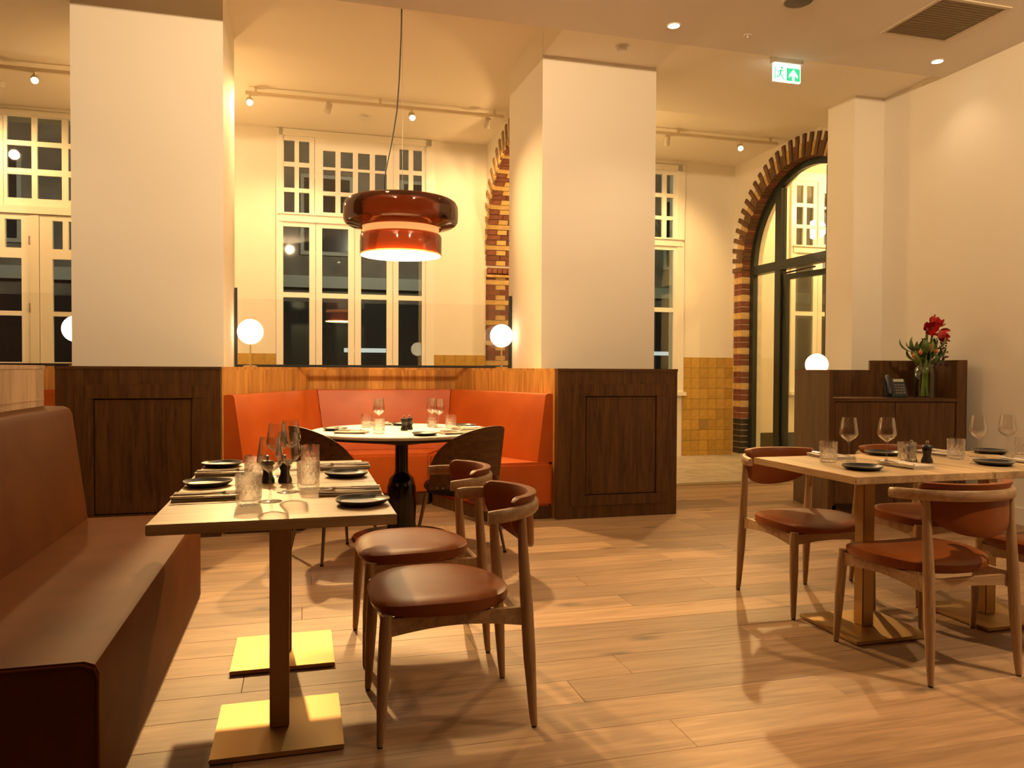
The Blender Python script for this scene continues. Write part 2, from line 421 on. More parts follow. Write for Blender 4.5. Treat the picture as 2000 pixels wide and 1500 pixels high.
wall_back = wall_holes('wall_back', -4.6, 10, ZH, YB, YB+.35,
    [(WX0, WX1, WZ0, WZ1), (3.237, 5.077, .93, 3.99), (6.84, 8.68, .93, 3.99), (-3.86, -2.0, 0, 3.99)])
# pillars
def pillar(n, x0, x1, y0, y1, z1):
    return struct(MB().box(x0, x1, y0, y1, 0, z1).build('wall_pillar_%s' % n, M['plaster']))
pillar('left', -1.589, -.560, 6.2, 7.22, ZH); pillar('middle', 1.955, 2.992, 6.2, 7.26, ZH); pillar('right', 5.105, 5.98, 6.28, 6.67, ZL)
struct(MB().box(5.9, 6.2, 6.67, 7.0, 0, ZH).build('wall_return', M['plaster']))

# ------------------------------------------------------------------ arches
def arch_wall(name, x0, x1, y_near, y_far, yc, R, zs, top):
    poly = [(y_near, 0), (yc-R, 0), (yc-R, zs)]
    n = 28
    poly += [(yc-R*math.cos(PI*k/n), zs+R*math.sin(PI*k/n)) for k in range(1, n)]
    poly += [(yc+R, zs), (yc+R, 0), (y_far, 0), (y_far, top), (y_near, top)]
    mb = MB(); nn = len(poly)
    # triangulated sides through strips: left jamb, right jamb, spandrel
    def quad(a, b, c, d):
        mb.prism([a, b, c, d], x0, x1, 'x')
    if yc-R > y_near+1e-4: quad((y_near, 0), (yc-R, 0), (yc-R, top), (y_near, top))
    if y_far > yc+R+1e-4: quad((yc+R, 0), (y_far, 0), (y_far, top), (yc+R, top))
    for k in range(n):
        a0 = PI*k/n; a1 = PI*(k+1)/n
        p0 = (yc-R*math.cos(a0), zs+R*math.sin(a0)); p1 = (yc-R*math.cos(a1), zs+R*math.sin(a1))
        quad(p0, p1, (p1[0], top), (p0[0], top))
    return struct(mb.build(name, M['plaster']))
bm_cache = {}
def brick(parent, sx, sy, sz, m, loc, rot=None):
    k = (round(sx, 3), round(sy, 3), round(sz, 3), m)
    if k not in bm_cache:
        bm_cache[k] = MB().box(-sx/2, sx/2, -sy/2, sy/2, -sz/2, sz/2).mesh('brick', M[m], bevel=0)
    o = put('brick', bm_cache[k], parent, loc)
    if rot: o.rotation_euler = rot
    return o
# arch between the left and middle bays (only its far reveal shows past the pillar)
A1Y, A1R, A1Z = 8.44, 1.235, 2.50
arch1 = arch_wall('wall_arch_left', 2.31, 2.78, 7.0, YB, A1Y, A1R+.045, A1Z, ZH)
MB().box(2.325, 2.775, A1Y+A1R+.012, A1Y+A1R+.044, 0, A1Z).build('mortar_bed', M['mortar'], arch1)
ch = .0650
def course(parent, pat, place):
    x = 2.306
    for L, m in pat:
        place(x + L/2, L, m); x += L + .008
P_A = [(.118, 'brick_red'), (.124, 'brick_yel'), (.21, 'brick_red')]
P_B = [(.174, 'brick_red'), (.286, 'brick_red')]
P_D = [(.30, 'brick_yel'), (.165, 'brick_yel')]
k = 0; z = .30
cyc = [P_A, P_B, P_A, P_D]
while z < A1Z - .09:
    for_pat = cyc[k % 4]
    course(arch1, for_pat, lambda x, L, m: brick(arch1, L, .045, ch-.009, m, (x, A1Y+A1R+.022, z)))
    z += ch; k += 1
# impost: a projecting soldier course over a yellow ledge
for i in range(7):
    brick(arch1, .058, .075, .075, 'brick_red', (2.312+.03+i*.066, A1Y+A1R, z+.01), (math.radians(-12), 0, 0))
MB().box(2.306, 2.775, A1Y+A1R-.03, A1Y+A1R+.04, z-.068, z-.035).build('ledge_course', M['brick_yel'], arch1)
zs1 = z + .085
dth = ch/A1R; k = 0
while True:
    th = dth*(k+.5)
    if th > PI/2+.2: break
    yy = A1Y + A1R*math.cos(th); zz = zs1 + A1R*math.sin(th)
    rr = .022
    course(arch1, cyc[k % 4], lambda x, L, m: brick(arch1, L, .045, ch-.009, m, (x, yy+rr*math.cos(th), zz+rr*math.sin(th)), (th, 0, 0)))
    if k % 2 == 0:   # radial header standing out on the wall face
        brick(arch1, .03, .26, .050, 'brick_tan', (2.306, A1Y+(A1R+.16)*math.cos(th), zs1+(A1R+.16)*math.sin(th)), (th, 0, 0))
    else:
        brick(arch1, .024, .07, .050, 'brick_yel', (2.306, A1Y+(A1R+.05)*math.cos(th), zs1+(A1R+.05)*math.sin(th)), (th, 0, 0))
    k += 1
# arch with the glazed door in the right wall
A2Y, A2R, A2Z = 8.235, 1.235, 2.56
arch2 = arch_wall('wall_arch_right', XA+.005, XA+.32, 6.67, YB, A2Y, A2R+.02, A2Z, ZH)
z = .04; k = 0
while z < A2Z - .05:
    if z < .08: m = 'brick_blk'
    elif z < .48: m = 'brick_blk'
    else: m = 'brick_yel' if k % 3 == 2 else 'brick_red'
    brick(arch2, .13, .105, .073, m, (XA+.055, A2Y+A2R+.0535, z+.038))
    brick(arch2, .13, .085, .073, m, (XA+.055, A2Y+A2R+.1525, z+.038))
    z += .0815; k += 1
MB().box(XA-.005, XA+.11, A2Y+A2R+.002, YB-.004, 0, A2Z).build('mortar_bed', M['mortar'], arch2)
n2 = 66
for k in range(n2):
    th = PI*(k+.5)/n2
    long = k % 2 == 0
    ln = .27 if long else .165
    m = 'brick_brn' if long else ('brick_yel' if (k//2) % 2 == 0 else 'brick_brn')
    c = A2R + .004 + ln/2
    brick(arch2, .16 if long else .14, ln, .056, m, (XA+.06, A2Y+c*math.cos(th), A2Z+c*math.sin(th)), (th, 0, 0))
    brick(arch2, .13, .10, .048, 'brick_red' if k % 4 < 2 else 'brick_brn', (XA+.062, A2Y+(A2R+.047)*math.cos(th+PI/n2*.5), A2Z+(A2R+.047)*math.sin(th+PI/n2*.5)), (th+PI/n2*.5, 0, 0))

# steel framed arched door
FX0, FX1 = XA+.115, XA+.185
door = MB(); Rf = A2R+.005; Ri = A2R-.085
nn = 30
for k in range(nn):
    a0 = PI*k/nn; a1 = PI*(k+1)/nn
    q = [(A2Y+Rf*math.cos(a0), A2Z+Rf*math.sin(a0)), (A2Y+Rf*math.cos(a1), A2Z+Rf*math.sin(a1)), (A2Y+Ri*math.cos(a1), A2Z+Ri*math.sin(a1)), (A2Y+Ri*math.cos(a0), A2Z+Ri*math.sin(a0))]
    door.prism(q, FX0, FX1, 'x')
door.box(FX0, FX1, A2Y+Ri, A2Y+Rf, 0, A2Z).box(FX0, FX1, A2Y-Rf, A2Y-Ri, 0, A2Z)
door1 = struct(door.build('door_1', M['green_frame']))
def zarc(y, R): return A2Z + math.sqrt(max(0, R*R-(y-A2Y)**2))
YM1, YM2 = 8.815, 7.80
for ym in (YM1, YM2):
    MB().box(FX0-.01, FX1+.01, ym-.062, ym+.062, 0, zarc(ym, Ri)+.01).build('mullion', M['green_frame'], door1)
MB().box(FX0-.02, FX1+.02, A2Y-Ri, A2Y+Ri, 2.50, 2.62).build('transom', M['green_frame'], door1)
MB().box(FX0, FX1, YM1+.062, A2Y+Ri, .04, .10).build('bottom_rail', M['green_frame'], door1)
# door leaf, slightly ajar, hinged on the far mullion
leaf = put('door_leaf', MB().box(-.03, .03, -.86, -.80, .01, 2.44).box(-.03, .03, -.06, 0, .01, 2.44).box(-.03, .03, -.80, -.06, 2.37, 2.44).box(-.03, .03, -.80, -.06, .01, .13).mesh('door_leaf', M['green_frame']), door1, (FX0+.05, YM1-.075, 0), math.radians(9))
g = MB().box(-.005, .005, -.80, -.06, .13, 2.37).build('door_glass', M['door_glass'], leaf)
MB().tube([(-.06, -.76, 1.0), (-.06, -.76, 1.3)], .012).box(-.06, -.03, -.765, -.755, 1.02, 1.04).box(-.06, -.03, -.765, -.755, 1.26, 1.28).build('door_handle', M['black'], leaf)
for hz in (.25, 1.95, 2.2):
    put('hinge', MB().lathe([(.012, -.06), (.012, .06)], 10).mesh('hinge', M['black']), door1, (FX0-.012, YM1-.07, hz))
MB().tube([(FX0+.05, YM1-.1, 2.46), (FX0+.05, YM1-.45, 2.47), (FX0+.0, YM1-.75, 2.46)], .012, 6).build('door_closer_arm', M['black'], door1)
# glass lights of the fixed parts
xm = (FX0+FX1)/2
def fan(y0, y1, z0):
    n = 10; pts = [(y0, z0), (y1, z0)] + [(y1+(y0-y1)*i/n, zarc(y1+(y0-y1)*i/n, Ri)) for i in range(n+1)]
    return MB().prism(pts, xm-.004, xm+.004, 'x').build('pane', M['door_glass'], door1)
fan(YM2+.062, YM1-.062, 2.62); fan(YM1+.062, A2Y+Ri, 2.62); fan(A2Y-Ri, YM2-.062, 2.62)
MB().box(xm-.004, xm+.004, YM1+.062, A2Y+Ri, .10, 2.50).build('pane', M['door_glass'], door1)
MB().box(xm-.004, xm+.004, A2Y-Ri, YM2-.062, .05, 2.50).build('pane', M['door_glass'], door1)
# room beyond the arch
struct(MB().box(9.7, 10, 6.67, YB, 0, ZH).build('wall_beyond', M['plaster']))
struct(MB().box(6.2, 10, 6.4, 6.7, 0, ZH).build('wall_beyond_front', M['plaster']))
struct(MB().box(6.2, 10, YB-.02, YB, 0, .30).build('baseboard_beyond', M['green_frame']))

# ------------------------------------------------------------------ glazed tiles of the dado
tile_me = {}
def tile(parent, w, h, x, z, m='tile'):
    k = (round(w, 3), round(h, 3), m)
    if k not in tile_me:
        tile_me[k] = MB().box(.0012, w-.0012, -.012, 0, .0012, h-.0012).mesh('tile', M[m], bevel=.0022)
    put('tile', tile_me[k], parent, (x, YB, z))
DZ = 1.372
def dado(x0, x1, nrow, w=.142):
    n = max(1, round((x1-x0)/w)); w = (x1-x0)/n; h = DZ/9.5
    MB().box(x0, x1, YB-.004, YB, 0, DZ).build('tile_bed', M['grout'], wall_back)
    for r in range(nrow):
        for c in range(n):
            z1 = DZ - r*h
            odd = (r == 6 and c == 2)
            tile(wall_back, w, h if z1-h > 0 else z1, x0+c*w, max(0, z1-h), 'tile_odd' if odd else 'tile')
dado(-1.1, -.285, 3); dado(1.63, 2.31, 3); dado(5.11, XA, 10)

# ------------------------------------------------------------------ windows
def bars(parent, name, x0, x1, z0, z1, xp, zp, y0, y1):
    """a sash: frame with openings xp x zp filled with panes"""
    xs = sorted({x0, x1, *[a for p in xp for a in p]}); zs = sorted({z0, z1, *[a for p in zp for a in p]})
    mb = MB()
    for a, b in zip(xs, xs[1:]):
        for c, d in zip(zs, zs[1:]):
            if not (any(p[0] <= (a+b)/2 <= p[1] for p in xp) and any(p[0] <= (c+d)/2 <= p[1] for p in zp)): mb.box(a, b, y0, y1, c, d)
    s = mb.build(name, M['white_wood'], parent)
    for p in xp:
        for q in zp:
            MB().box(p[0], p[1], (y0+y1)/2, (y0+y1)/2+.005, q[0], q[1]).build('pane', M['pane'], s)
    return s
def sc9(v): return [(a*.909, b*.909) for a, b in v]
def zc9(v): return [(1.2+(a-1.2)*.909, 1.2+(b-1.2)*.909) for a, b in v]
w2 = bpy.data.objects.new('window_2', None); COL.objects.link(w2); struct(w2); w2.location = (0, YB, 0)
zt = 2.955
MB().box(WX0-.03, WX0+.045, -.035, .06, WZ0, WZ1+.02).box(WX1-.07, WX1+.035, -.035, .06, WZ0, WZ1+.02).box(WX0, WX1, -.035, .06, WZ1-.06, WZ1+.02).build('window_frame', M['white_wood'], w2)
MB().box(WX0, WX1, -.05, .06, zt, zt+.085).box(WX0-.01, WX1+.01, -.075, .02, zt+.085, zt+.105).build('window_transom', M['white_wood'], w2)
rows_s = [(3.675, 3.93), (3.365, 3.62), (3.068, 3.315)]
rows_c = [(3.638, 3.835), (3.345, 3.605), (3.09, 3.295)]
bars(w2, 'top_sash', WX0+.045, .165, zt+.1, WZ1-.06, sc9([(-.21, -.075), (-.018, .114)]), rows_s, -.01, .035)
bars(w2, 'top_sash', .17, 1.11, zt+.1, WZ1-.06, sc9([(.292, .453), (.52, .682), (.75, .907), (.976, 1.135)]), rows_c, -.03, .02)
bars(w2, 'top_sash', 1.115, WX1-.07, zt+.1, WZ1-.06, sc9([(1.31, 1.436), (1.5, 1.62)]), rows_s, -.01, .035)
rows_l = [(2.11, 2.90), (1.18, 2.05)]
for x0, x1, p in ((WX0+.045, .175, (-.2, .103)), (.18, .64, (.254, .565)), (.645, 1.108, (.72, 1.034)), (1.113, WX1-.07, (1.18, 1.475))):
    bars(w2, 'casement', x0, x1, WZ0, zt, [p], rows_l, -.02, .03)
MB().box(WX0-.05, WX1+.05, -.10, .03, WZ0-.05, WZ0).build('window_sill', M['white_wood'], w2)
for i, (dx, dz) in enumerate(((3.485, -.058), (7.09, -.058))):
    w = dup(w2, (dx, YB, dz)); w.name = 'window_%d' % (3+i)
w1 = bpy.data.objects.new('window_1', None); COL.objects.link(w1); struct(w1); w1.location = (0, YB, 0)
MB().box(-3.92, -3.84, -.035, .06, 2.98, 4.0).box(-2.02, -1.94, -.035, .06, 2.98, 4.0).box(-3.92, -1.94, -.035, .06, 3.965, 4.02).box(-3.92, -1.94, -.05, .06, 2.89, 2.975).build('window_frame', M['white_wood'], w1)
rw = [(3.695, 3.955), (3.39, 3.64), (3.063, 3.322)]
bars(w1, 'top_sash', -3.84, -3.15, 2.975, 3.985, [(-3.78, -3.55), (-3.49, -3.21)], rw, -.01, .03)
bars(w1, 'top_sash', -3.145, -2.02, 2.975, 3.985, [(-3.112, -2.872), (-2.817, -2.573), (-2.51, -2.27)], rw, -.01, .03)
d2 = bpy.data.objects.new('door_2', None); COL.objects.link(d2); struct(d2); d2.location = (0, YB, 0)
def leafdoor(x0, x1, inner):
    l = bars(d2, 'door_leaf', x0, x1, 0, 2.89, inner, [(2.512, 2.825)], -.02, .03)
    return l
def french(x0, x1, narrow, wide):
    mb = MB(); a = bars(d2, 'door_leaf', x0, x1, 2.42, 2.885, narrow, [(2.512, 2.825)], -.02, .03)
    bars(d2, 'door_leaf', x0, x1, 0, 2.42, [wide], [(1.815, 2.40), (1.25, 1.763), (.3, 1.19)], -.02, .03)
french(-3.84, -2.892, [(-3.75, -3.54), (-3.48, -3.185), (-3.135, -2.975)], (-3.75, -2.975))
french(-2.795, -2.02, [(-2.67, -2.566), (-2.51, -2.40), (-2.34, -2.1)], (-2.67, -2.1))
MB().box(-2.89, -2.80, -.03, .03, 0, 2.885).build('meeting_stile', M['white_wood'], d2)
for hz in (.4, 1.86, 2.6):
    put('hinge', MB().lathe([(.010, -.045), (.010, .045)], 8).mesh('hinge', M['steel']), d2, (-2.892, -.03, hz))

# ------------------------------------------------------------------ the street outside
street = struct(MB().box(-12, 16, YB+.36, 22, -.5, -.3).build('street_ground', M['asphalt']))
fac = thing('street_building', 'dim brick building across the dark street, seen through the window panes', 'building', (0, 17, -.3))
MB().box(-12, 16, 0, .4, 0, 12).build('facade_wall', M['facade'], fac)
for i in range(12):
    for zz in (3.9, 6.7):
        x = -10.5 + i*2.1
        f = MB().box(x, x+1.1, -.06, .0, zz, zz+1.7).build('facade_window', M['facade_trim'], fac)
        MB().box(x+.08, x+1.02, -.075, -.055, zz+.08, zz+1.62).build('pane', M['lit_window'] if (i*3+int(zz)) % 7 == 1 else M['facade_dark'], f)
MB().box(-12, 16, -.12, 0, 3.2, 3.45).build('string_course', M['facade_trim'], fac)
MB().box(-12, 16, -.06, 0, 0.9, 2.9).build('shopfront', M['facade_dark'], fac)
for x0 in (-4.2, .9, 3.4, 7.7): MB().box(x0, x0+1.1, -.09, -.05, 1.84, 1.93).build('shopfront_light', M['street_strip'], fac)
point('street_fill', (1.5, 14.2, 4.2), 260, .2, (1, .88, .66)); point('street_fill_far', (-5, 14.2, 4.2), 160, .2, (1, .88, .66)); point('street_fill_right', (8, 13.5, 4.2), 160, .2, (.9, .95, .6))  # fill points added to brighten the facade behind the panes

# ------------------------------------------------------------------ partition cabinets and niche woodwork
def cabinet(x0, label):
    w = 1.045
    c = thing('partition_cabinet', label, 'cabinet', (x0, 5.8, 0))
    MB().box(0, w, .02, .40, 0, 1.185).build('body', M['dark_oak'], c)
    MB().box(-.003, w+.003, -.004, .40, 1.185, 1.205).build('top_board', M['dark_oak_h'], c)
    mb = MB().box(0, w, 0, .02, 0, .10).box(0, w, 0, .02, 1.08, 1.185).box(0, .118, 0, .02, .10, 1.08).box(w-.075, w, 0, .02, .10, 1.08)
    mb.build('face_frame', M['dark_oak'], c)
    x1, x2, z1, z2 = .118, w-.075, .10, 1.08
    p = MB().box(x1, x2, -.012, .014, z1, z1+.085).box(x1, x2, -.012, .014, z2-.095, z2).box(x1, x1+.115, -.012, .014, z1+.085, z2-.095).box(x2-.115, x2, -.012, .014, z1+.085, z2-.095)
    d = p.build('door', M['dark_oak'], c, bevel=.004)
    MB().box(x1+.120, x2-.120, -.003, .012, z1+.090, z2-.100).build('door_panel', M['dark_oak'], d, bevel=.006)
    return c
cabinet(-1.59, 'dark oak panelled partition cabinet under the left pillar, beside the brown bench')
cabinet(1.968, 'dark oak panelled partition cabinet under the middle pillar, right of the orange banquette')
# trapezoid niche: (-.54,5.86) (.10,7.32) (1.43,7.32) (1.965,5.86)
NICHE = [(-.541, 5.87), (.07, 7.36), (1.445, 7.36), (1.966, 5.87)]
def wallseg(mb, a, b, z0, z1, t=.02):
    a = Vector((*a, 0)); b = Vector((*b, 0)); n = (b-a).cross(Vector((0, 0, 1))).normalized()*(-t)
    mb.prism([(a.x, a.y), (b.x, b.y), (b.x+n.x, b.y+n.y), (a.x+n.x, a.y+n.y)], z0, z1)
back = MB()
for a, b in zip(NICHE, NICHE[1:]): wallseg(back, a, b, 0, 1.185)
t = thing('niche_panelling', 'honey oak panelling with cap rail behind the orange banquette', 'panelling', (0, 0, 0))
back.build('back_panel', M['mid_oak'], t)
MB().prism([NICHE[0], NICHE[1], NICHE[2], NICHE[3], (1.966, 6.2), (1.955, 6.2), (1.955, 7.55), (-.56, 7.55), (-.56, 6.2), (-.545, 6.2)][::-1], 1.185, 1.205).build('cap_rail', M['mid_oak'], t)
MB().box(-.56, 1.955, 7.50, 7.55, 0, 1.185).build('rear_panel', M['mid_oak'], t)
# left neighbouring niche, a sliver of it beside the left cabinet
t = thing('niche_panelling', 'orange-lit oak panelling in the narrow gap left of the left cabinet', 'panelling', (0, 0, 0))
MB().box(-4.0, -1.592, 6.9, 6.93, 0, 1.185).build('back_panel', M['mid_oak'], t)
MB().box(-4.0, -1.59, 6.9, 7.55, 1.185, 1.205).build('cap_rail', M['mid_oak'], t)
t = thing('banquette', 'orange leather seat glimpsed in the gap left of the left cabinet', 'banquette', (0, 0, 0))
MB().box(-4.0, -1.60, 6.72, 6.89, .44, 1.02).build('backrest', M['leather_o'], t, bevel=.02)
MB().box(-4.0, -1.60, 6.2, 6.89, .05, .44).build('seat', M['leather_o'], t, bevel=.02)

# curved orange banquette
bq = thing('banquette', 'orange leather corner banquette wrapped round the white round table', 'banquette', (0, 0, 0))
TOP = [(-.535, 5.885), (.095, 7.33), (1.43, 7.33), (1.958, 5.885)]     # outer back line
FT = [(-.462, 5.885), (.150, 7.255), (1.385, 7.255), (1.895, 5.885)]   # front of the back at the top
FB = [(-.395, 5.885), (.215, 7.13), (1.325, 7.13), (1.832, 5.885)]     # front of the back at the seat
SEATZ = .455; BT = 1.004
def loft(mb, a, b, gap=.004):
    """padded back between stations a and b"""
    def st(i, tt):
        o = Vector((*TOP[i], 0)); f = Vector((*FT[i], 0)); g = Vector((*FB[i], 0)); return o, f, g
    o0, f0, g0 = st(a, 0); o1, f1, g1 = st(b, 1)
    def L(p, q, tt): return p.lerp(q, tt)
    n = 12; secs = []
    e = gap/(o1-o0).length
    for i in range(n+1):
        tt = e+(1-2*e)*i/n; o, f, g = L(o0, o1, tt), L(f0, f1, tt), L(g0, g1, tt)
        puff = .012*math.sin(PI*tt)**.5 if 0 < tt < 1 else 0
        r = .025; sec = [o+Vector((0, 0, SEATZ))]
        sec.append(o+Vector((0, 0, BT-.004)))
        d = (f-o).normalized()
        sec.append(o.lerp(f, .5)+Vector((0, 0, BT)))
        sec.append(f-d*r+Vector((0, 0, BT)))
        sec.append(f-d*r*.3+Vector((0, 0, BT-r*.3)))
        sec.append(f+Vector((0, 0, BT-r)))
        for w in (.3, .6, .85): sec.append(f.lerp(g, w)+(g-f).normalized()*puff*.6+Vector((0, 0, (BT-r)*(1-w)+(SEATZ)*w)))
        sec.append(g+Vector((0, 0, SEATZ+.002)))
        secs.append(sec)
    m = len(secs[0]); vs = [v for s in secs for v in s]; fs = []
    for i in range(n):
        for j in range(m):
            j2 = (j+1) % m; fs.append((i*m+j, (i+1)*m+j, (i+1)*m+j2, i*m+j2))
    fs.append(tuple(range(m))); fs.append(tuple(range(n*m, n*m+m))[::-1])
    mb.add(vs, fs)
for a in range(3):
    mb = MB(); loft(mb, a, a+1); mb.build('backrest', M['leather_o'], bq, smooth=True)
SF = [(.02, 5.85), (.42, 6.72), (1.10, 6.72), (1.40, 5.85)]            # front edge of the seat
SO = [(-.535, 5.85), (.095, 7.33), (1.43, 7.33), (1.958, 5.85)]
for a in range(3):
    q = [SO[a], SO[a+1], SF[a+1], SF[a]]
    c = (sum(p[0] for p in q)/4, sum(p[1] for p in q)/4)
    q = [(p[0]+(c[0]-p[0])*.006, p[1]+(c[1]-p[1])*.006) for p in q]
    MB().prism(q, .10, SEATZ).build('seat', M['leather_o'], bq, smooth=True, bevel=.022)
    q2 = [(p[0]+(c[0]-p[0])*.04, p[1]+(c[1]-p[1])*.04) for p in q]
    MB().prism(q2, 0, .10).build('plinth', M['dark_oak'], bq)
# glass screen on the ledge
scr = thing('glass_screen', 'low glass screen in a black frame on the ledge between the pillars', 'screen', (0, 7.15, 1.206))
MB().box(-.555, 1.95, -.02, .02, 0, .022).build('base_rail', M['black'], scr)
for x in (-.555, 1.928): MB().box(x, x+.022, -.02, .02, .022, .69).build('post', M['black'], scr)
MB().box(-.53, 1.927, -.004, .004, .022, .60).build('pane', M['screen'], scr)
scr2 = thing('glass_screen', 'low glass screen with black rail left of the left pillar', 'screen', (0, 7.15, 1.206))
MB().box(-4.0, -1.6, -.02, .02, 0, .022).build('base_rail', M['black'], scr2)
MB().box(-4.0, -1.6, -.004, .004, .022, .60).build('pane', M['screen'], scr2)
# globe table lamps
def globe(loc, label, r=.108, stem=.20):
    g = thing('globe_lamp', label, 'lamp', loc, group='opal globe lamps')
    MB().lathe([(0, 0), (.06, 0), (.06, .010), (.02, .014), (0, .014)], 24).build('base', M['brass_rod'], g, smooth=True)
    MB().lathe([(0, .012), (.007, .012), (.007, stem), (.018, stem+.004), (.018, stem+.012), (0, stem+.012)], 12).build('stem', M['brass_rod'], g, smooth=True)
    MB().sphere(r, (0, 0, stem+r-.004), 32, 18).build('shade', M['globe'], g, smooth=True)
globe((-.418, 7.02, 1.206), 'glowing white globe lamp on the ledge beside the left pillar')
globe((1.822, 7.02, 1.206), 'glowing white globe lamp on the ledge beside the brick arch')
globe((-1.765, 7.02, 1.206), 'glowing white globe lamp half hidden left of the left pillar')

# ------------------------------------------------------------------ left bench with wood divider
bench = thing('bench', 'long brown leather bench with sloped back in the left foreground', 'bench', (0, 0, 0))
YN, YF, BX = 2.20, 4.30, -.505
def yprof(mb, prof, y0, y1): mb.prism(prof, y0, y1, 'y')
bp = [(-1.10, .0), (BX-.012, .0), (BX, .012), (BX, .405), (BX-.010, .428), (BX-.034, .438), (-1.10, .438)]
mb = MB(); yprof(mb, bp, YN, YF); s = mb.build('seat', M['leather_b'], bench, smooth=True)
MB().tube([(-1.10, YN-.001, .428), (BX-.04, YN-.001, .428), (BX-.012, YN-.001, .416), (BX-.004, YN-.001, .39), (BX-.004, YN-.001, .02)], .0045, 6).build('piping', M['leather_b'], s, smooth=True)
bp = [(-1.10, .44), (-1.035, .44), (-1.102, .965), (-1.115, .992), (-1.14, 1.003), (-1.225, 1.006), (-1.225, .44)]
mb = MB(); yprof(mb, bp, 1.2, YF); mb.build('backrest', M['leather_b'], bench, smooth=True)
mb = MB(); yprof(mb, [(-1.225, 0), (-1.10, 0), (-1.10, .438), (-1.225, .438)], YN-.6, YF); mb.build('base', M['dark_oak'], bench)
dv = thing('wood_divider', 'pale limed oak divider board rising behind the brown bench', 'divider', (0, 0, 0))
MB().box(-1.30, -1.228, .9, 4.30, 0, 1.188).build('board', M['divider'], dv)
MB().box(-1.303, -1.225, .9, 4.303, 1.188, 1.207).build('cap', M['divider'], dv)
MB().box(-1.2275, -1.2255, .9, 4.295, 1.036, 1.044).build('shadow_bead', M['divider'], dv)

# ------------------------------------------------------------------ oak tables on plate bases
T = .765
def oak_table(cx, cy, wx, wy, label, grain):
    t = thing('dining_table', label, 'table', (cx, cy, 0), group='oak tables on brass plate bases')
    MB().box(-wx/2, wx/2, -wy/2, wy/2, T-.031, T).build('tabletop', M[grain], t, bevel=.002)
    MB().box(-.2, .2, -.2, .2, .004, .019).build('base_plate', M['brass'], t, bevel=.002)
    MB().box(-.19, .19, -.19, .19, 0, .005).build('base_pad', M['rubber'], t)
    MB().box(-.031, .031, -.031, .031, .019, T-.036).build('pole', M['brass'], t, bevel=.004)
    MB().box(-.16, .16, -.16, .16, T-.036, T-.031).build('mounting_plate', M['darksteel'], t)
    return t
oak_table(-.0675, 2.651, .69, .697, 'square oak table beside the brown bench, nearer the camera', 'table_oak')
oak_table(-.0675, 3.351, .69, .697, 'square oak table beside the brown bench, farther from the camera', 'table_oak')
oak_table(2.532, 3.012, .707, .735, 'square oak table on the right, the left one of the joined pair', 'table_oak_y')
oak_table(3.242, 3.012, .707, .735, 'square oak table on the right, cut off by the frame edge', 'table_oak_y')

# ------------------------------------------------------------------ round table
RT = (.69, 5.46)
rt = thing('round_table', 'white round table on a black column inside the orange banquette', 'table', (*RT, 0))
MB().lathe([(0, T-.022), (.622, T-.022), (.628, T-.016), (.628, T-.006), (.622, T), (0, T)], 64).build('tabletop', M['white_top'], rt, smooth=True)
MB().lathe([(0, T-.10), (.10, T-.10), (.20, T-.085), (.598, T-.040), (.60, T-.023), (0, T-.023)], 48).build('underframe', M['black'], rt, smooth=True)
MB().lathe([(0, .0), (.345, .0), (.35, .008), (.34, .02), (.13, .034), (.11, .05), (.100, .12), (.104, .26), (.102, .36), (.085, .425), (.055, .455), (.047, .48), (.045, T-.05), (0, T-.05)], 40).build('column', M['black_gloss'], rt, smooth=True)

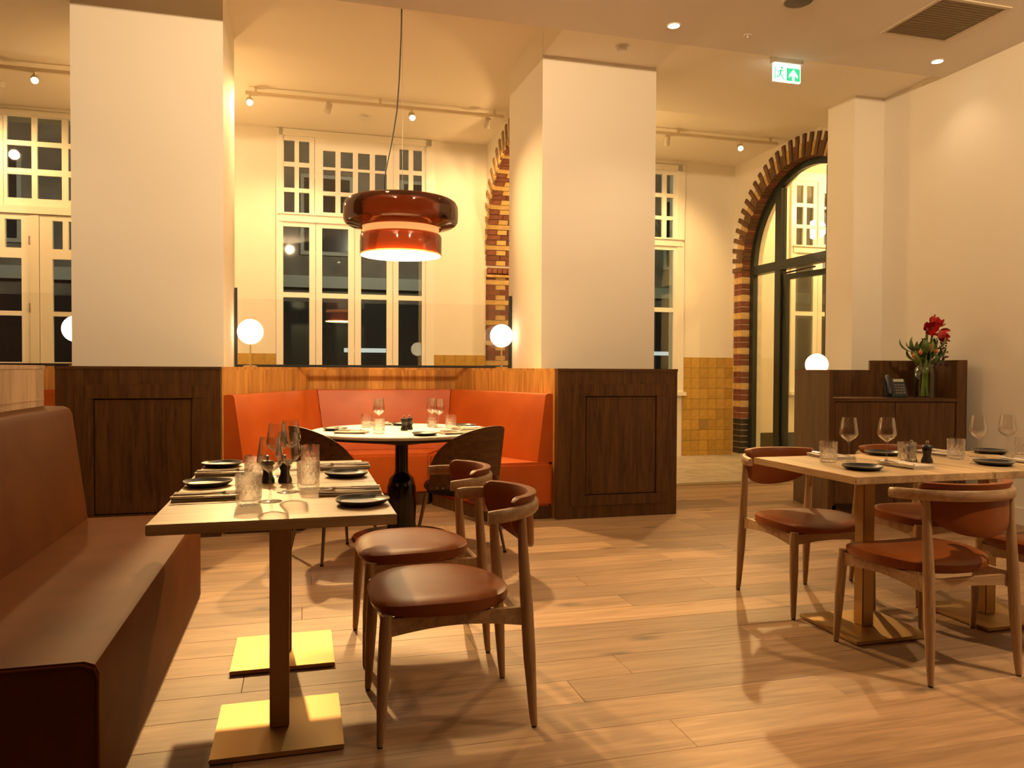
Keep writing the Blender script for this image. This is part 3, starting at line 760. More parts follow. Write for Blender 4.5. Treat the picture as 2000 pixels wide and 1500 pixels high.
# ------------------------------------------------------------------ dining chairs (local: front = +Y)
def make_chair(label):
    c = thing('dining_chair', label, 'chair', group='oak and tan leather dining chairs')
    # legs
    def leg(pts, rad):
        return MB().tube(pts, rad, 12).build('leg', M['chair_oak'], c, smooth=True)
    for s in (-1, 1):
        l = leg([(s*.229, .256, .006), (s*.2275, .2535, .05), (s*.222, .246, .22), (s*.216, .238, .36), (s*.213, .235, .415)], [.0115, .014, .0205, .021, .0195])
        put('foot_glide', MB().lathe([(.009, 0), (.010, .007)], 10).mesh('foot_glide', M['rubber']), l, (s*.229, .256, 0))
        l = leg([(s*.212, -.258, .006), (s*.210, -.254, .05), (s*.206, -.242, .24), (s*.203, -.232, .41), (s*.202, -.220, .58), (s*.202, -.214, .705)], [.0115, .014, .0215, .022, .018, .0145])
        put('foot_glide', MB().lathe([(.009, 0), (.010, .007)], 10).mesh('foot_glide', M['rubber']), l, (s*.212, -.258, 0))
    # seat rails, arched underneath
    def rail(p, q, zt, h, arch, th=.02):
        p = Vector(p); q = Vector(q); d = (q-p); n = Vector((-d.y, d.x, 0)).normalized()*th/2
        N = 10; vs = []; fs = []
        for i in range(N+1):
            tt = i/N; b = p+d*tt; hb = zt-h+arch*math.sin(PI*tt)
            for nn_ in (n, -n):
                vs.append((b.x+nn_.x, b.y+nn_.y, zt)); vs.append((b.x+nn_.x, b.y+nn_.y, hb))
        for i in range(N):
            a = i*4; b = a+4
            fs += [(a, b, b+1, a+1), (a+2, a+3, b+3, b+2), (a, a+2, b+2, b), (a+1, b+1, b+3, a+3)]
        fs += [(0, 1, 3, 2), (N*4, N*4+2, N*4+3, N*4+1)]
        return MB().add(vs, fs).build('seat_rail', M['chair_oak_h'], c)
    for s in (-1, 1): rail((s*.213, .235, 0), (s*.199, -.215, 0), .405, .06, .022)
    rail((-.213, .235, 0), (.213, .235, 0), .405, .05, .015); rail((-.197, -.215, 0), (.197, -.215, 0), .395, .045, .012)
    # seat: rounded shield, saddle shaped
    outl = []
    def outline(t):
        a = 2*PI*t; cx, sy = math.cos(a), math.sin(a)
        n = 3.6 if sy > 0 else 2.25
        r = (abs(cx)**n + abs(sy)**n)**(-1/n)
        x = .252*r*cx; y = (.262*r*sy if sy > 0 else .222*r*sy) + .012
        if sy < 0: x *= 1-.10*abs(sy*r)
        return x, y
    rings = [(.0, .452), (.45, .452), (.75, .452), (.92, .447), (.985, .438), (1.0, .425), (.985, .411), (.94, .405), (0, .405)]
    n = 56; vs = []; fs = []
    for k in range(n):
        x, y = outline(k/n)
        for (f, z) in rings:
            dz = .012*(f*x/.25)**2*(1 if z > .43 else .0) - (.010*max(0, f*y/.26)**3 if z > .43 else 0)
            vs.append((x*f, y*f, z+dz))
    m = len(rings)
    for k in range(n):
        k2 = (k+1) % n
        for j in range(m-1): fs.append((k*m+j, k2*m+j, k2*m+j+1, k*m+j+1))
    MB().add(vs, fs).build('seat', M['leather'], c, smooth=True)
    # horseshoe arm rail
    def arc(t, off=0):
        a = math.radians(-93+186*t) ; ax, ay = .252+off, .212+off
        x = ax*math.sin(a); y = -.092 - ay*math.cos(a)
        if abs(a) > math.radians(90):
            e = abs(a)-math.radians(90); x *= 1-.02*e; y = -.092 + ay*math.sin(e)*.55
        return x, y
    def arm(u, v):
        x, y = arc(u); x2, y2 = arc(min(1, u+.01)); x1, y1 = arc(max(0, u-.01))
        t = Vector((x2-x1, y2-y1, 0)).normalized(); nrm = Vector((t.y, -t.x, 0))
        e = min(1, min(u, 1-u)/.05); th = (.0165*(.85+.15*e)); h = .021*(.9+.1*e)
        a = 2*PI*v; cs, sn = math.cos(a), math.sin(a)
        sq = (abs(cs)**5+abs(sn)**5)**-.2
        z = .722 - .010*abs(2*u-1)**2 + .006
        return Vector((x, y, z)) + nrm*cs*sq*th + Vector((0, 0, sn*sq*h))
    NU, NV = 45, 13
    mb = MB(); mb.grid(arm, NU, NV)
    mb.f.append(tuple(range(NV-1))); mb.f.append(tuple(range((NU-1)*NV, NU*NV-1)))
    mb.build('arm_rail', M['chair_oak_h'], c, smooth=True)
    # leather back pad: half moon hanging inside the rail and rolled over its top
    def pad(u, v):
        s = 2*u-1; a = math.radians(64*s)
        zb = .752-.185*math.sqrt(max(0, 1-(s*.995)**2))**.8; ztop = .772
        if abs(s) > .9: ztop -= .02*((abs(s)-.9)/.1)**2
        a2 = 2*PI*v
        cs, sn = math.cos(a2), math.sin(a2)
        zc = (zb+ztop)/2; hh = max(.018, (ztop-zb)/2)
        sq = (abs(cs)**5+abs(sn)**5)**-.2
        z = zc + hh*sn*sq
        e = min(1, (1-abs(s))/.06)**.5 if abs(s) > .94 else 1
        th = .016*(.35+.65*e)
        roll = max(0, (z-.735)/.035)
        off = -.014 + roll*.017*(1 if cs > 0 else .35) - .03*max(0, (.70-z)/.15)**1.4*-.25
        rx, ry = .236+off+cs*sq*th, .209+off+cs*sq*th
        return Vector((rx*math.sin(a), -.092-ry*math.cos(a), z))
    NU, NV = 41, 25
    mb = MB(); mb.grid(pad, NU, NV); mb.f.append(tuple(range(NV-1))); mb.f.append(tuple(range((NU-1)*NV, NU*NV-1)))
    mb.build('back_pad', M['leather'], c, smooth=True)
    return c
ch0 = make_chair('oak chair with tan leather pad at the left table, nearest the camera')
ch0.location = (.498, 2.665, 0); ch0.rotation_euler = (0, 0, PI/2)
dup(ch0, (.502, 3.355, 0), PI/2+.02, 'oak chair with tan leather pad at the left table, the second one back')
dup(ch0, (2.517, 2.635, 0), 0, 'oak chair at the right tables, its reddish leather back turned to the camera')
dup(ch0, (2.517, 3.455, 0), PI, 'oak chair tucked under the left end of the right tables, facing the camera')
dup(ch0, (3.245, 3.455, 0), PI, 'oak chair mostly hidden behind the right tables, before the dark desk')
dup(ch0, (3.255, 2.625, 0), 0, 'oak chair cut off by the right frame edge at the right tables')

# ------------------------------------------------------------------ dark shell chairs at the round table
def shell_chair(label, loc, rz):
    c = thing('shell_chair', label, 'chair', loc, rz, group='dark plywood shell chairs')
    # barrel back: bent plywood, top sweeping down towards the front (local front +Y)
    def shell(off):
        def f(u, v):
            s = 2*u-1; a = math.radians(88*s)
            R = .262+off
            drop = 1-math.sqrt(max(0, 1-min(1, abs(s))**2))
            zt = .842-.36*drop
            zb = .50-.06*abs(s) if abs(s) > .45 else .50-.06*.45+.06*(1-(abs(s)/.45)**2)
            z = zb+(zt-zb)*v
            lean = .035*(z-.5)/.33
            return Vector(((R+lean)*math.sin(a), .02-(R+lean)*math.cos(a), z))
        return f
    mb = MB(); n, m = 33, 9
    mb.grid(shell(0), n, m); mb.grid(shell(.012), n, m)
    o = n*m
    for i in range(n-1):
        mb.f.append((i*m, (i+1)*m, o+(i+1)*m, o+i*m)); mb.f.append((i*m+m-1, (i+1)*m+m-1, o+(i+1)*m+m-1, o+i*m+m-1))
    for j in range(m-1):
        mb.f.append((j, j+1, o+j+1, o+j)); mb.f.append(((n-1)*m+j, (n-1)*m+j+1, o+(n-1)*m+j+1, o+(n-1)*m+j))
    b = mb.build('backrest', M['dark_oak_h'], c, smooth=True)
    for s in (-1, 1):
        for a in (66, 74):
            aa = math.radians(s*a); put('screw', MB().sphere(.007, seg=8, rings=5).mesh('screw', M['steel']), b, (.275*math.sin(aa), .02-.275*math.cos(aa), .462))
    MB().lathe([(0, .42), (.215, .42), (.228, .432), (.232, .45), (.222, .468), (.15, .476), (0, .478)], 36).build('seat', M['black'], c, smooth=True)
    MB().box(-.15, .15, -.15, .15, .395, .42).build('seat_frame', M['black'], c)
    for sx in (-1, 1):
        for sy in (-1, 1):
            l = MB().tube([(sx*.21, sy*.21, .008), (sx*.15, sy*.15, .40)], [.009, .013], 10).build('leg', M['darksteel'], c, smooth=True)
            put('foot_glide', MB().lathe([(.011, 0), (.011, .012)], 8).mesh('foot_glide', M['rubber']), l, (sx*.21, sy*.21, 0))
    return c
shell_chair('dark plywood shell chair at the round table, behind the left oak tables', (.215, 5.06, 0), math.radians(-63))
shell_chair('dark plywood shell chair at the round table, behind the tan leather chairs', (.995, 4.90, 0), math.radians(36))

# ------------------------------------------------------------------ pendant lamp
PX, PY = .70, 5.60
pl = thing('pendant_lamp', 'large amber glass drum pendant lamp hanging over the round table', 'lamp', (PX, PY, 0))
c0 = lambda prof, name, m, seg=48: MB().shell(prof, seg).build(name, M[m], pl, smooth=True)
c0([(.10, 2.408), (.345, 2.404), (.375, 2.397), (.394, 2.384), (.404, 2.362), (.407, 2.335), (.407, 2.285), (.403, 2.262), (.392, 2.245), (.372, 2.233), (.300, 2.216), (.292, 2.210),
    (.292, 2.205), (.300, 2.210), (.374, 2.228), (.396, 2.241), (.408, 2.260), (.4115, 2.285), (.4115, 2.335), (.408, 2.364), (.397, 2.388), (.377, 2.402), (.345, 2.409), (.10, 2.413)], 'upper_shade', 'amber')
c0([(.262, 2.166), (.285, 2.160), (.292, 2.146), (.292, 2.012), (.287, 2.012), (.287, 2.145), (.282, 2.154), (.262, 2.161)], 'lower_shade', 'amber')
MB().lathe([(.275, 2.236), (.275, 2.386), (.268, 2.393), (0, 2.393)], 48).build('inner_drum', M['liner'], pl, smooth=True)
MB().shell([(.268, 2.150), (.272, 2.18), (.275, 2.236)], 48).build('glow_ring', M['liner_hot'], pl, smooth=True)
MB().shell([(.266, 2.030), (.266, 2.150)], 48).build('lower_drum', M['liner_mid'], pl, smooth=True)
MB().lathe([(0, 2.013), (.2865, 2.013), (.2865, 2.024), (0, 2.024)], 48).build('diffuser', M['diffuser'], pl, smooth=True)
MB().lathe([(0, 2.393), (.10, 2.393), (.10, 2.416), (.05, 2.422), (.045, 2.444), (0, 2.446)], 24).build('top_cap', M['darksteel'], pl, smooth=True)
MB().tube([(.02, 0, 2.450), (.045, 0, 2.485), (.03, 0, 2.465)], .004, 6).build('hook', M['darksteel'], pl, smooth=True)
cord = [(-.105, 0, 2.415), (-.118, .0, 2.49), (-.118, .0, 2.57), (-.10, .005, 2.66), (-.06, .01, 2.86), (-.03, .01, 3.05), (-.012, .01, 3.30), (0, .01, 3.60), (.005, .01, ZH-.02)]
MB().tube(cord, .0045, 8).build('cord', M['black'], pl, smooth=True)
MB().tube([(.012, .005, 2.445), (.008, .01, ZH-.02)], .0012, 5).build('suspension_wire', M['darksteel'], pl)
MB().lathe([(0, ZH-.03), (.06, ZH-.03), (.06, ZH), (0, ZH)], 20).build('ceiling_rose', M['white_plastic'], pl)

# ------------------------------------------------------------------ ceiling fittings
dl_me = [MB().shell([(.042, -.004), (.052, -.004), (.054, 0), (.040, .0)], 24).mesh('trim_ring', M['white_plastic'], True), MB().lathe([(0, -.0035), (.043, -.0035), (.043, 0), (0, 0)], 24).mesh('lamp_face', M['downface'])]
def downlight(x, y, e, label, vis=True):
    d = thing('downlight', label, 'light', (x, y, ZS), group='recessed ceiling downlights')
    put('trim_ring', dl_me[0], d); put('lamp_face', dl_me[1], d)
    spot('downlight_beam', (x, y, ZS-.03), (x, y, 0), e, 112, .85, .05, SOFT)
downlight(2.691, 5.287, DOWN_E, 'small round downlight in the ceiling above the exit sign, left one')
downlight(5.10, 5.29, DOWN_E*.2, 'small round downlight in the ceiling corner by the right wall')
for i, x in enumerate((.23, -2.23)): downlight(x, 5.29, DOWN_E, 'round downlight in the dining ceiling outside the photo, rear row ' + ('first' if i == 0 else 'second') + ' of two')
downlight(3.7, 1.1, NEAR_E, 'round downlight in the dining ceiling outside the photo, front row right')
downlight(.9, .2, NEAR_E*.08, 'round downlight in the dining ceiling outside the photo, front row left')
# vent grille
v = thing('ceiling_vent', 'square ceiling vent with dark grille near the right wall', 'vent', (4.548, 4.665, ZS))
MB().box(-.30, .30, -.30, -.272, -.008, 0).box(-.30, .30, .272, .30, -.008, 0).box(-.30, -.272, -.272, .272, -.008, 0).box(.272, .30, -.272, .272, -.008, 0).build('frame', M['vent_frame'], v)
MB().box(-.272, .272, -.272, .272, -.002, 0).build('backing', M['grille'], v)
for i in range(17):
    y = -.256+i*.032; MB().add([(-.27, y-.010, -.003), (.27, y-.010, -.003), (.27, y+.004, -.008), (-.27, y+.004, -.008), (-.27, y-.010, -.002), (.27, y-.010, -.002), (.27, y+.006, -.007), (-.27, y+.006, -.007)], [(0,1,2,3),(7,6,5,4),(0,4,5,1),(1,5,6,2),(2,6,7,3),(3,7,4,0)]).build('slat', M['grille'], v)
sp = thing('ceiling_speaker', 'round grey ceiling speaker at the top edge of the photo', 'speaker', (3.343, 4.70, ZS))
MB().lathe([(0, -.012), (.085, -.010), (.095, -.004), (.095, 0), (0, 0)], 28).build('grille', M['speaker'], sp, smooth=True)
MB().shell([(.095, -.007), (.108, -.005), (.110, 0), (.095, 0)], 28).build('rim', M['spot_grey'], sp, smooth=True)
sk = thing('sprinkler', 'tiny sprinkler head in the ceiling between the two downlights', 'sprinkler', (3.312, 5.284, ZS))
MB().lathe([(0, -.003), (.03, -.003), (.032, 0), (0, 0)], 18).build('plate', M['white_plastic'], sk); MB().lathe([(0, -.022), (.010, -.022), (.006, -.003), (0, -.003)], 10).build('head', M['spot_grey'], sk)
def detector(loc, label):
    d = thing('smoke_detector', label, 'detector', loc, group='white smoke detectors')
    MB().lathe([(0, -.010), (.052, -.010), (.052, 0), (0, 0)], 24).build('base', M['white_plastic'], d, smooth=True)
    MB().lathe([(0, -.045), (.030, -.044), (.042, -.034), (.042, -.024), (.036, -.022), (.036, -.010), (0, -.010)], 24).build('sensor', M['white_plastic'], d, smooth=True)
detector((2.52, 5.86, ZL), 'white smoke detector on the ceiling above the middle pillar')
detector((.70, 8.95, ZH), 'white smoke detector on the rear ceiling behind the pendant cord')
detector((-2.93, 8.95, ZH), 'white smoke detector on the rear ceiling at the left frame edge')
# exit sign
ex = thing('exit_sign', 'green and white emergency exit sign hanging below the ceiling edge', 'sign', (3.948, 5.70, ZL))
MB().box(-.142, .142, -.035, .035, -.052, 0).build('housing', M['white_plastic'], ex, bevel=.004)
MB().box(-.128, .128, -.012, .012, -.200, -.052).build('panel', M['sign_white'], ex)
yb = -.0135
def flat(poly, name, m, y=yb, t=.0012): return MB().prism(poly, y, y+t, 'y').build(name, M[m], ex)
flat([(-.008, -.192), (.122, -.192), (.122, -.085), (-.008, -.085)], 'green_field', 'sign_green')
flat([(.045, -.19), (.068, -.19), (.068, -.145), (.098, -.165), (.098, -.142), (.0565, -.095), (.015, -.142), (.015, -.165), (.045, -.145)], 'arrow', 'sign_white', -.0148)
man = MB()
def seg(a, b, w):
    a = Vector((a[0], a[1])); b = Vector((b[0], b[1])); n = (b-a).normalized(); n = Vector((-n.y, n.x))*w/2
    man.prism([(a+n)[:], (b+n)[:], (b-n)[:], (a-n)[:]], yb, yb+.0012, 'y')
seg((-.062, -.105), (-.07, -.145), .016); seg((-.07, -.145), (-.048, -.160), .010); seg((-.048, -.16), (-.034, -.185), .009)
seg((-.07, -.145), (-.085, -.165), .010); seg((-.085, -.165), (-.112, -.165), .009); seg((-.062, -.108), (-.038, -.122), .008); seg((-.062, -.108), (-.092, -.128), .008)
man.prism([(-.054+.011*math.cos(a*PI/5), -.090+.011*math.sin(a*PI/5)) for a in range(10)], yb, yb+.0012, 'y')
man.prism([(-.122, -.192), (-.114, -.192), (-.114, -.085), (-.122, -.085)], yb, yb+.0012, 'y')
man.build('running_figure', M['sign_green'], ex)
# lighting tracks
def track(x0, x1, y, label):
    t = thing('light_track', label, 'track', (0, y, 0))
    MB().box(x0, x1, -.018, .018, ZH-.085, ZH-.05).build('rail', M['track'], t)
    n = max(2, int((x1-x0)/1.0))
    for i in range(n+1):
        x = x0+.1+(x1-x0-.2)*i/n; MB().box(x-.012, x+.012, -.012, .012, ZH-.05, ZH).build('bracket', M['track'], t)
track(-.54, 2.18, 8.36, 'white lighting track on the rear ceiling of the middle bay')
track(-4.2, -1.9, 8.28, 'white lighting track on the rear ceiling of the left bay')
track(3.0, 5.70, 8.40, 'white lighting track on the rear ceiling by the arched door')
def track_spot(x, y, aim, lit, label, e=SPOT_E, ang=95, soft=.7):
    s = thing('track_spot', label, 'spotlight', (x, y, ZH-.085), group='track spotlights')
    MB().lathe([(0, -.03), (.012, -.03), (.012, 0), (0, 0)], 10).build('stem', M['track'], s)
    p = Vector((x, y, ZH-.15)); d = (Vector(aim)-p).normalized(); q = d.to_track_quat('Z', 'Y')
    b = MB().lathe([(0, -.055), (.030, -.055), (.034, -.05), (.034, .055), (.030, .055), (.030, .045), (0, .045)], 20).mesh('spot_body', M['spot_grey'], True)
    o = put('spot_body', b, s, (0, 0, -.065)); o.rotation_mode = 'QUATERNION'; o.rotation_quaternion = q
    f = put('lamp_face', MB().lathe([(0, .046), (.0295, .046), (.0295, .050), (0, .050)], 16).mesh('lamp_face', M['lampface']), o)
    spot('track_beam', p + d*.075, aim, e, ang, soft, .055)
track_spot(-.50, 8.36, (0, 2.8, .6), True, 'lit track spotlight facing the room beside the left pillar', FACE_E, 52, .9)
track_spot(.28, 8.36, (-.5, 9.7, 1.4), False, 'grey track spotlight turned to the wall left of the middle window')
track_spot(1.16, 8.36, (1.1, 3.3, .2), True, 'lit track spotlight facing the room behind the pendant cord', FACE_E*.95, 60, .9)
track_spot(2.00, 8.36, (2.05, 9.7, 2.6), False, 'grey track spotlight turned to the wall by the left brick arch', SPOT_E*.75)
track_spot(-2.42, 8.28, (-1.2, 3.2, .5), True, 'lit track spotlight in the left bay by the frame edge', FACE_E*.18, 50, .9)
track_spot(4.20, 8.40, (4.6, 9.7, 2.2), False, 'grey track spotlight right of the middle pillar, turned to the wall', SPOT_E*1.35)
track_spot(5.18, 8.40, (2.8, 3.2, .4), True, 'lit track spotlight left of the arched door', FACE_E*.40, 52, .9)
def washer(x, y, aim, e, label, ang=112):  # unseen spots added to brighten the pillar fronts and right wall
    s = thing('added_wash_spot', label, 'spotlight', (x, y, ZS), group='added unseen ceiling spotlights')
    MB().lathe([(0, -.06), (.012, -.06), (.012, 0), (0, 0)], 10).build('stem', M['track'], s)
    p = Vector((x, y, ZS-.11)); d = (Vector(aim)-p).normalized()
    o = put('spot_body', MB().lathe([(0, -.055), (.034, -.05), (.034, .055), (0, .045)], 20).mesh('spot_body', M['spot_grey'], True), s, (0, 0, -.11)); o.rotation_mode = 'QUATERNION'; o.rotation_quaternion = d.to_track_quat('Z', 'Y')
    spot('wash_beam', p + d*.075, aim, e, ang, 1.0, .05, SOFT)
washer(-.2, 2.6, (-.95, 6.2, 3.75), WASH_E*.92, 'added unseen ceiling spotlight, aimed at the left pillar')
washer(1.6, 2.6, (2.2, 6.2, 3.75), WASH_E*.72, 'added unseen ceiling spotlight, aimed at the middle pillar')
washer(3.5, 2.4, (5.44, 4.2, 3.1), WASH_E*.52, 'added unseen ceiling spotlight, aimed at the right wall')
point('beyond_light', (7.6, 8.6, 3.7), BEYOND_E, .03)
track_spot(-3.5, 8.28, (-3.0, 9.7, 2.6), False, 'added unseen track spotlight in the left bay, brightening the glazed doors', SPOT_E*1.3)  # added out of view to brighten the left bay
point('rear_bay_fill', (-1.1, 8.45, 3.2), 34, .08); point('rear_bay_fill_right', (3.05, 8.3, 3.0), 46, .08)  # fill lights added out of sight behind the pillars to lift the rear ceiling

# ------------------------------------------------------------------ reception desk
DA = -.2678
dk = thing('reception_desk', 'dark oak reception desk with raised back and two doors, by the right wall', 'desk', (4.20, 5.43, 0), DA)
U = 1.135; V = .78
MB().box(0, .035, 0, V, .0, 1.205).build('side_panel', M['dark_oak'], dk)
MB().box(U-.085, U, 0, V, 0, 1.29).build('side_panel', M['dark_oak'], dk)
MB().box(.035, U-.085, .50, .53, .06, 1.205).build('back_panel', M['dark_oak'], dk)
MB().box(.58, U-.085, .53, .56, 1.0, 1.29).build('raised_panel', M['dark_oak'], dk)
MB().box(.035, U-.085, .004, .50, .945, .972).build('shelf', M['dark_oak_h'], dk)
MB().box(.035, .055, .012, .50, .08, .945).box(.055, U-.085, .06, .50, .08, .10).build('carcass', M['dark_oak'], dk)
MB().box(.10, U-.1, .08, .48, 0, .08).build('plinth', M['dark_oak_h'], dk)
wd = (U-.085-.055-.012)/2
for i in range(2):
    MB().box(.058+i*(wd+.004), .058+i*(wd+.004)+wd, .010, .032, .10, .938).build('door', M['dark_oak'], dk)
MB().box(.035, .56, .53, V, .86, .895).build('worktop', M['dark_oak_h'], dk)
def desk_pt(u, v, z): a, b = rot2(u, v, DA); return (4.20+a, 5.43+b, z)
globe(desk_pt(.155, .66, .895), 'glowing white globe lamp behind the dark reception desk', .10, .26)
# phone
ph = thing('desk_phone', 'black desk telephone on the shelf of the reception desk', 'phone', desk_pt(.64, .20, .972), DA-.22)
MB().add([(-.085, -.07, 0), (.085, -.07, 0), (.085, .07, 0), (-.085, .07, 0), (-.085, -.07, .018), (.085, -.07, .018), (.085, .04, .165), (-.085, .04, .165)], [(0,3,2,1),(4,5,6,7),(0,1,5,4),(1,2,6,5),(2,3,7,6),(3,0,4,7)]).build('base', M['phone'], ph, bevel=.005)
PN = Vector((0, -.80, .60))
def onface(u, w, lift=.0): return Vector((u, -.07+.11*w, .018+.147*w)) + PN*lift
def faceq(mb, u0, u1, w0, w1, l):
    a, b, c_, d = onface(u0, w0), onface(u1, w0), onface(u1, w1), onface(u0, w1); n = PN*l
    mb.add([a, b, c_, d, a+n, b+n, c_+n, d+n], [(0,3,2,1),(4,5,6,7),(0,1,5,4),(1,2,6,5),(2,3,7,6),(3,0,4,7)])
mb = MB(); faceq(mb, -.01, .072, .78, .93, .003); mb.build('display', M['lcd'], ph)
mb = MB()
for i in range(4):
    for j in range(4): faceq(mb, -.005+.020*i, .010+.020*i, .10+.15*j, .19+.15*j, .004)
mb.build('keypad', M['speaker'], ph)
MB().tube([onface(-.055, .0, .015), onface(-.055, .12, .022), onface(-.055, .5, .030), onface(-.055, .9, .024), onface(-.055, 1.04, .016)], [.018, .023, .016, .023, .018], 10).build('handset', M['phone'], ph, smooth=True)
# vase and flowers
VP = desk_pt(.875, .16, .972)
vs_ = thing('glass_vase', 'clear glass vase holding the red flowers on the reception desk', 'vase', VP)
MB().shell([(.0, .0), (.085, 0), (.092, .006), (.094, .20), (.088, .232), (.075, .254), (.072, .268), (.078, .288), (.075, .288), (.069, .268), (.072, .253), (.085, .230), (.0905, .20), (.0885, .012), (0, .012)], 32).build('body', M['vase'], vs_, smooth=True)
fl = thing('flower_bouquet', 'bouquet of two red amaryllis, berries and leaves in the glass vase', 'flowers', VP)
def petal_mesh(L, Wd, curl, name, m):
    def f(u, v):
        w = Wd*math.sin(PI*min(1, u*1.02))**.75*(1-.25*u); s = (v-.5)*2
        return Vector((s*w, L*u*math.cos(curl*u), L*math.sin(curl*u)*.6*u + .10*L*s*s*u))
    mb = MB(); mb.grid(f, 8, 5); n = len(mb.v); mb.grid(lambda u, v: f(u, v)-Vector((0, 0, .0012)), 8, 5)
    return mb.mesh(name, M[m], True)
pm = petal_mesh(.115, .042, .55, 'petal', 'petal')
cx, cy, cz = 0, 0, 0
fw = Vector((-.264, -.964, 0))  # facing the room
def bloom(center, facing, tilt):
    b = put('amaryllis_bloom', MB().lathe([(0, -.02), (.012, -.012), (.014, 0), (.006, .012), (0, .02)], 10).mesh('amaryllis_bloom', M['petal'], True), fl, center)
    b.rotation_mode = 'QUATERNION'; b.rotation_quaternion = Vector(facing).to_track_quat('Z', 'Y')
    for k in range(6):
        p = put('petal', pm, b); p.rotation_euler = (.45 if k % 2 else .7, 0, k*PI/3+tilt)
    st = MB()
    for k in range(5):
        st.tube([(0, 0, 0), (.012*math.cos(k), .012*math.sin(k), .06)], .0012, 5)
    st.build('stamens', M['stem'], b)
bloom((-.02, -.05, .575), (-.35, -.9, .15), 0); bloom((.085, -.03, .535), (.65, -.75, -.15), .4)
bloom((.075, .01, .60), (.5, -.3, .8), .2)
MB().tube([(.015, 0, .02), (.012, 0, .2), (.005, 0, .4), (.0, -.01, .57)], [.013, .013, .012, .010], 10).build('stem', M['stem'], fl, smooth=True)
MB().tube([(-.02, .01, .02), (0, .015, .2), (.045, .01, .4), (.07, .0, .55)], [.012, .012, .010, .009], 10).build('stem', M['stem'], fl, smooth=True)
for i in range(7):
    a = i*.9; MB().tube([(.03*math.cos(a), .03*math.sin(a), .015), (-.02*math.cos(a), -.02*math.sin(a), .22), (-.07*math.cos(a+.4)-.03, -.06*math.sin(a+.4), .36)], .0035, 6).build('stem', M['stem'], fl, smooth=True)
lm = petal_mesh(.17, .028, .9, 'leaf', 'leaf'); lm2 = petal_mesh(.13, .024, .7, 'leaf', 'leaf_y')
rnd = random.Random(3)
for i in range(44):
    a = rnd.uniform(0, 2*PI); r = rnd.uniform(.0, .10); hz = rnd.uniform(.27, .42)
    o = put('leaf', lm if i % 4 else lm2, fl, (-.015+r*math.cos(a), r*math.sin(a), hz)); o.rotation_euler = (rnd.uniform(-.2, 1.0), rnd.uniform(-.3, .3), a-PI/2+rnd.uniform(-.4, .4)); s = rnd.uniform(.7, 1.15); o.scale = (s, s, s)
om = petal_mesh(.055, .018, .8, 'blossom', 'petal_o')
for (bx, by, bz) in ((-.10, -.05, .36), (-.065, -.08, .40), (-.02, -.085, .385), (.0, -.06, .41), (-.12, 0, .33), (.03, -.08, .37)):
    for k in range(6):
        o = put('blossom', om, fl, (bx, by, bz)); o.rotation_euler = (.9, 0, k*PI/3+bx*9)
bs = MB().sphere(.008, seg=8, rings=6).mesh('berry', M['berry'], True)
for i in range(5):
    ex_ = (.15+.025*i*.8, -.03+.01*i, .31+.055*((i*2) % 5)); MB().tube([(.02, 0, .24), (.07, -.015, .30+.02*i), ex_], .0018, 5).build('berry_twig', M['twig'], fl)
    for k in range(9): put('berry', bs, fl, (ex_[0]-.04+rnd.uniform(-.01, .06), ex_[1]+rnd.uniform(-.025, .025), ex_[2]+rnd.uniform(-.035, .045)))

# ------------------------------------------------------------------ tableware prototypes
wine_prof = [(0, 0), (.036, 0), (.0375, .0015), (.030, .0035), (.010, .006), (.0045, .012), (.0036, .03), (.0036, .085), (.005, .094), (.012, .100), (.030, .113), (.0415, .128), (.0425, .133), (.039, .160), (.0335, .196), (.0310, .211),
             (.0300, .211), (.0325, .196), (.0378, .160), (.0412, .133), (.0400, .1285), (.029, .1145), (.012, .102), (0, .099)]
wine_me = MB().shell(wine_prof, 32).mesh('wine_glass', M['wine'], True)
def cutfn(a, z, j):
    if j > 15: return 0
    if z < .012 or z > .066: return 0
    k = abs(math.sin(6*a + z*95)) ; l = abs(math.sin(6*a - z*95))
    return -.0022*(1-min(k, l)*1.6)
tp = [(0, 0), (.034, 0), (.037, .003)] + [(.0375+.003*i/11, .006+.006*i) for i in range(12)] + [(.0412, .100), (.0395, .100), (.0372, .07), (.0350, .022), (.028, .016), (0, .015)]
tumb_me = MB().shell(tp, 48, fn=cutfn).mesh('tumbler', M['tumbler'], False)
def rimfn(a, z, j): return .003*math.sin(3*a+1)+.002*math.sin(5*a)
plate_me = MB().shell([(0, .001), (.058, .001), (.070, .004), (.083, .013), (.0855, .0175), (.084, .0195), (.081, .018), (.072, .010), (.058, .0075), (0, .007)], 40, fn=lambda a, z, j: rimfn(a, z, j) if j > 1 and j < 8 else 0).mesh('side_plate', M['plate'], True)
rim_me = MB().shell([(.0857, .0172), (.0850, .0198), (.0825, .0198), (.083, .0178)], 40, fn=rimfn).mesh('rim', M['plate_rim'], True)
def napkin_mesh(L=.21, Wd=.125):
    mb = MB()
    for k, (z0, z1, sh) in enumerate(((0, .0045, 0), (.0048, .0092, .004), (.0095, .0150, -.003))):
        def f(u, v, z0=z0, z1=z1, sh=sh):
            a = 2*PI*v; cs, sn = math.cos(a), math.sin(a); sq = (abs(cs)**6+abs(sn)**6)**(-1/6)
            return Vector((-L/2+L*u, sh+Wd/2*cs*sq*(1-.02*math.sin(9*u)), (z0+z1)/2+(z1-z0)/2*sn*sq+.0012*math.sin(5*u+k)))
        o = len(mb.v); mb.grid(f, 10, 17); mb.f.append(tuple(o+i for i in range(16))); mb.f.append(tuple(o+9*17+i for i in range(16)))
    return mb.mesh('napkin', M['linen'], True)
nap_me = napkin_mesh()
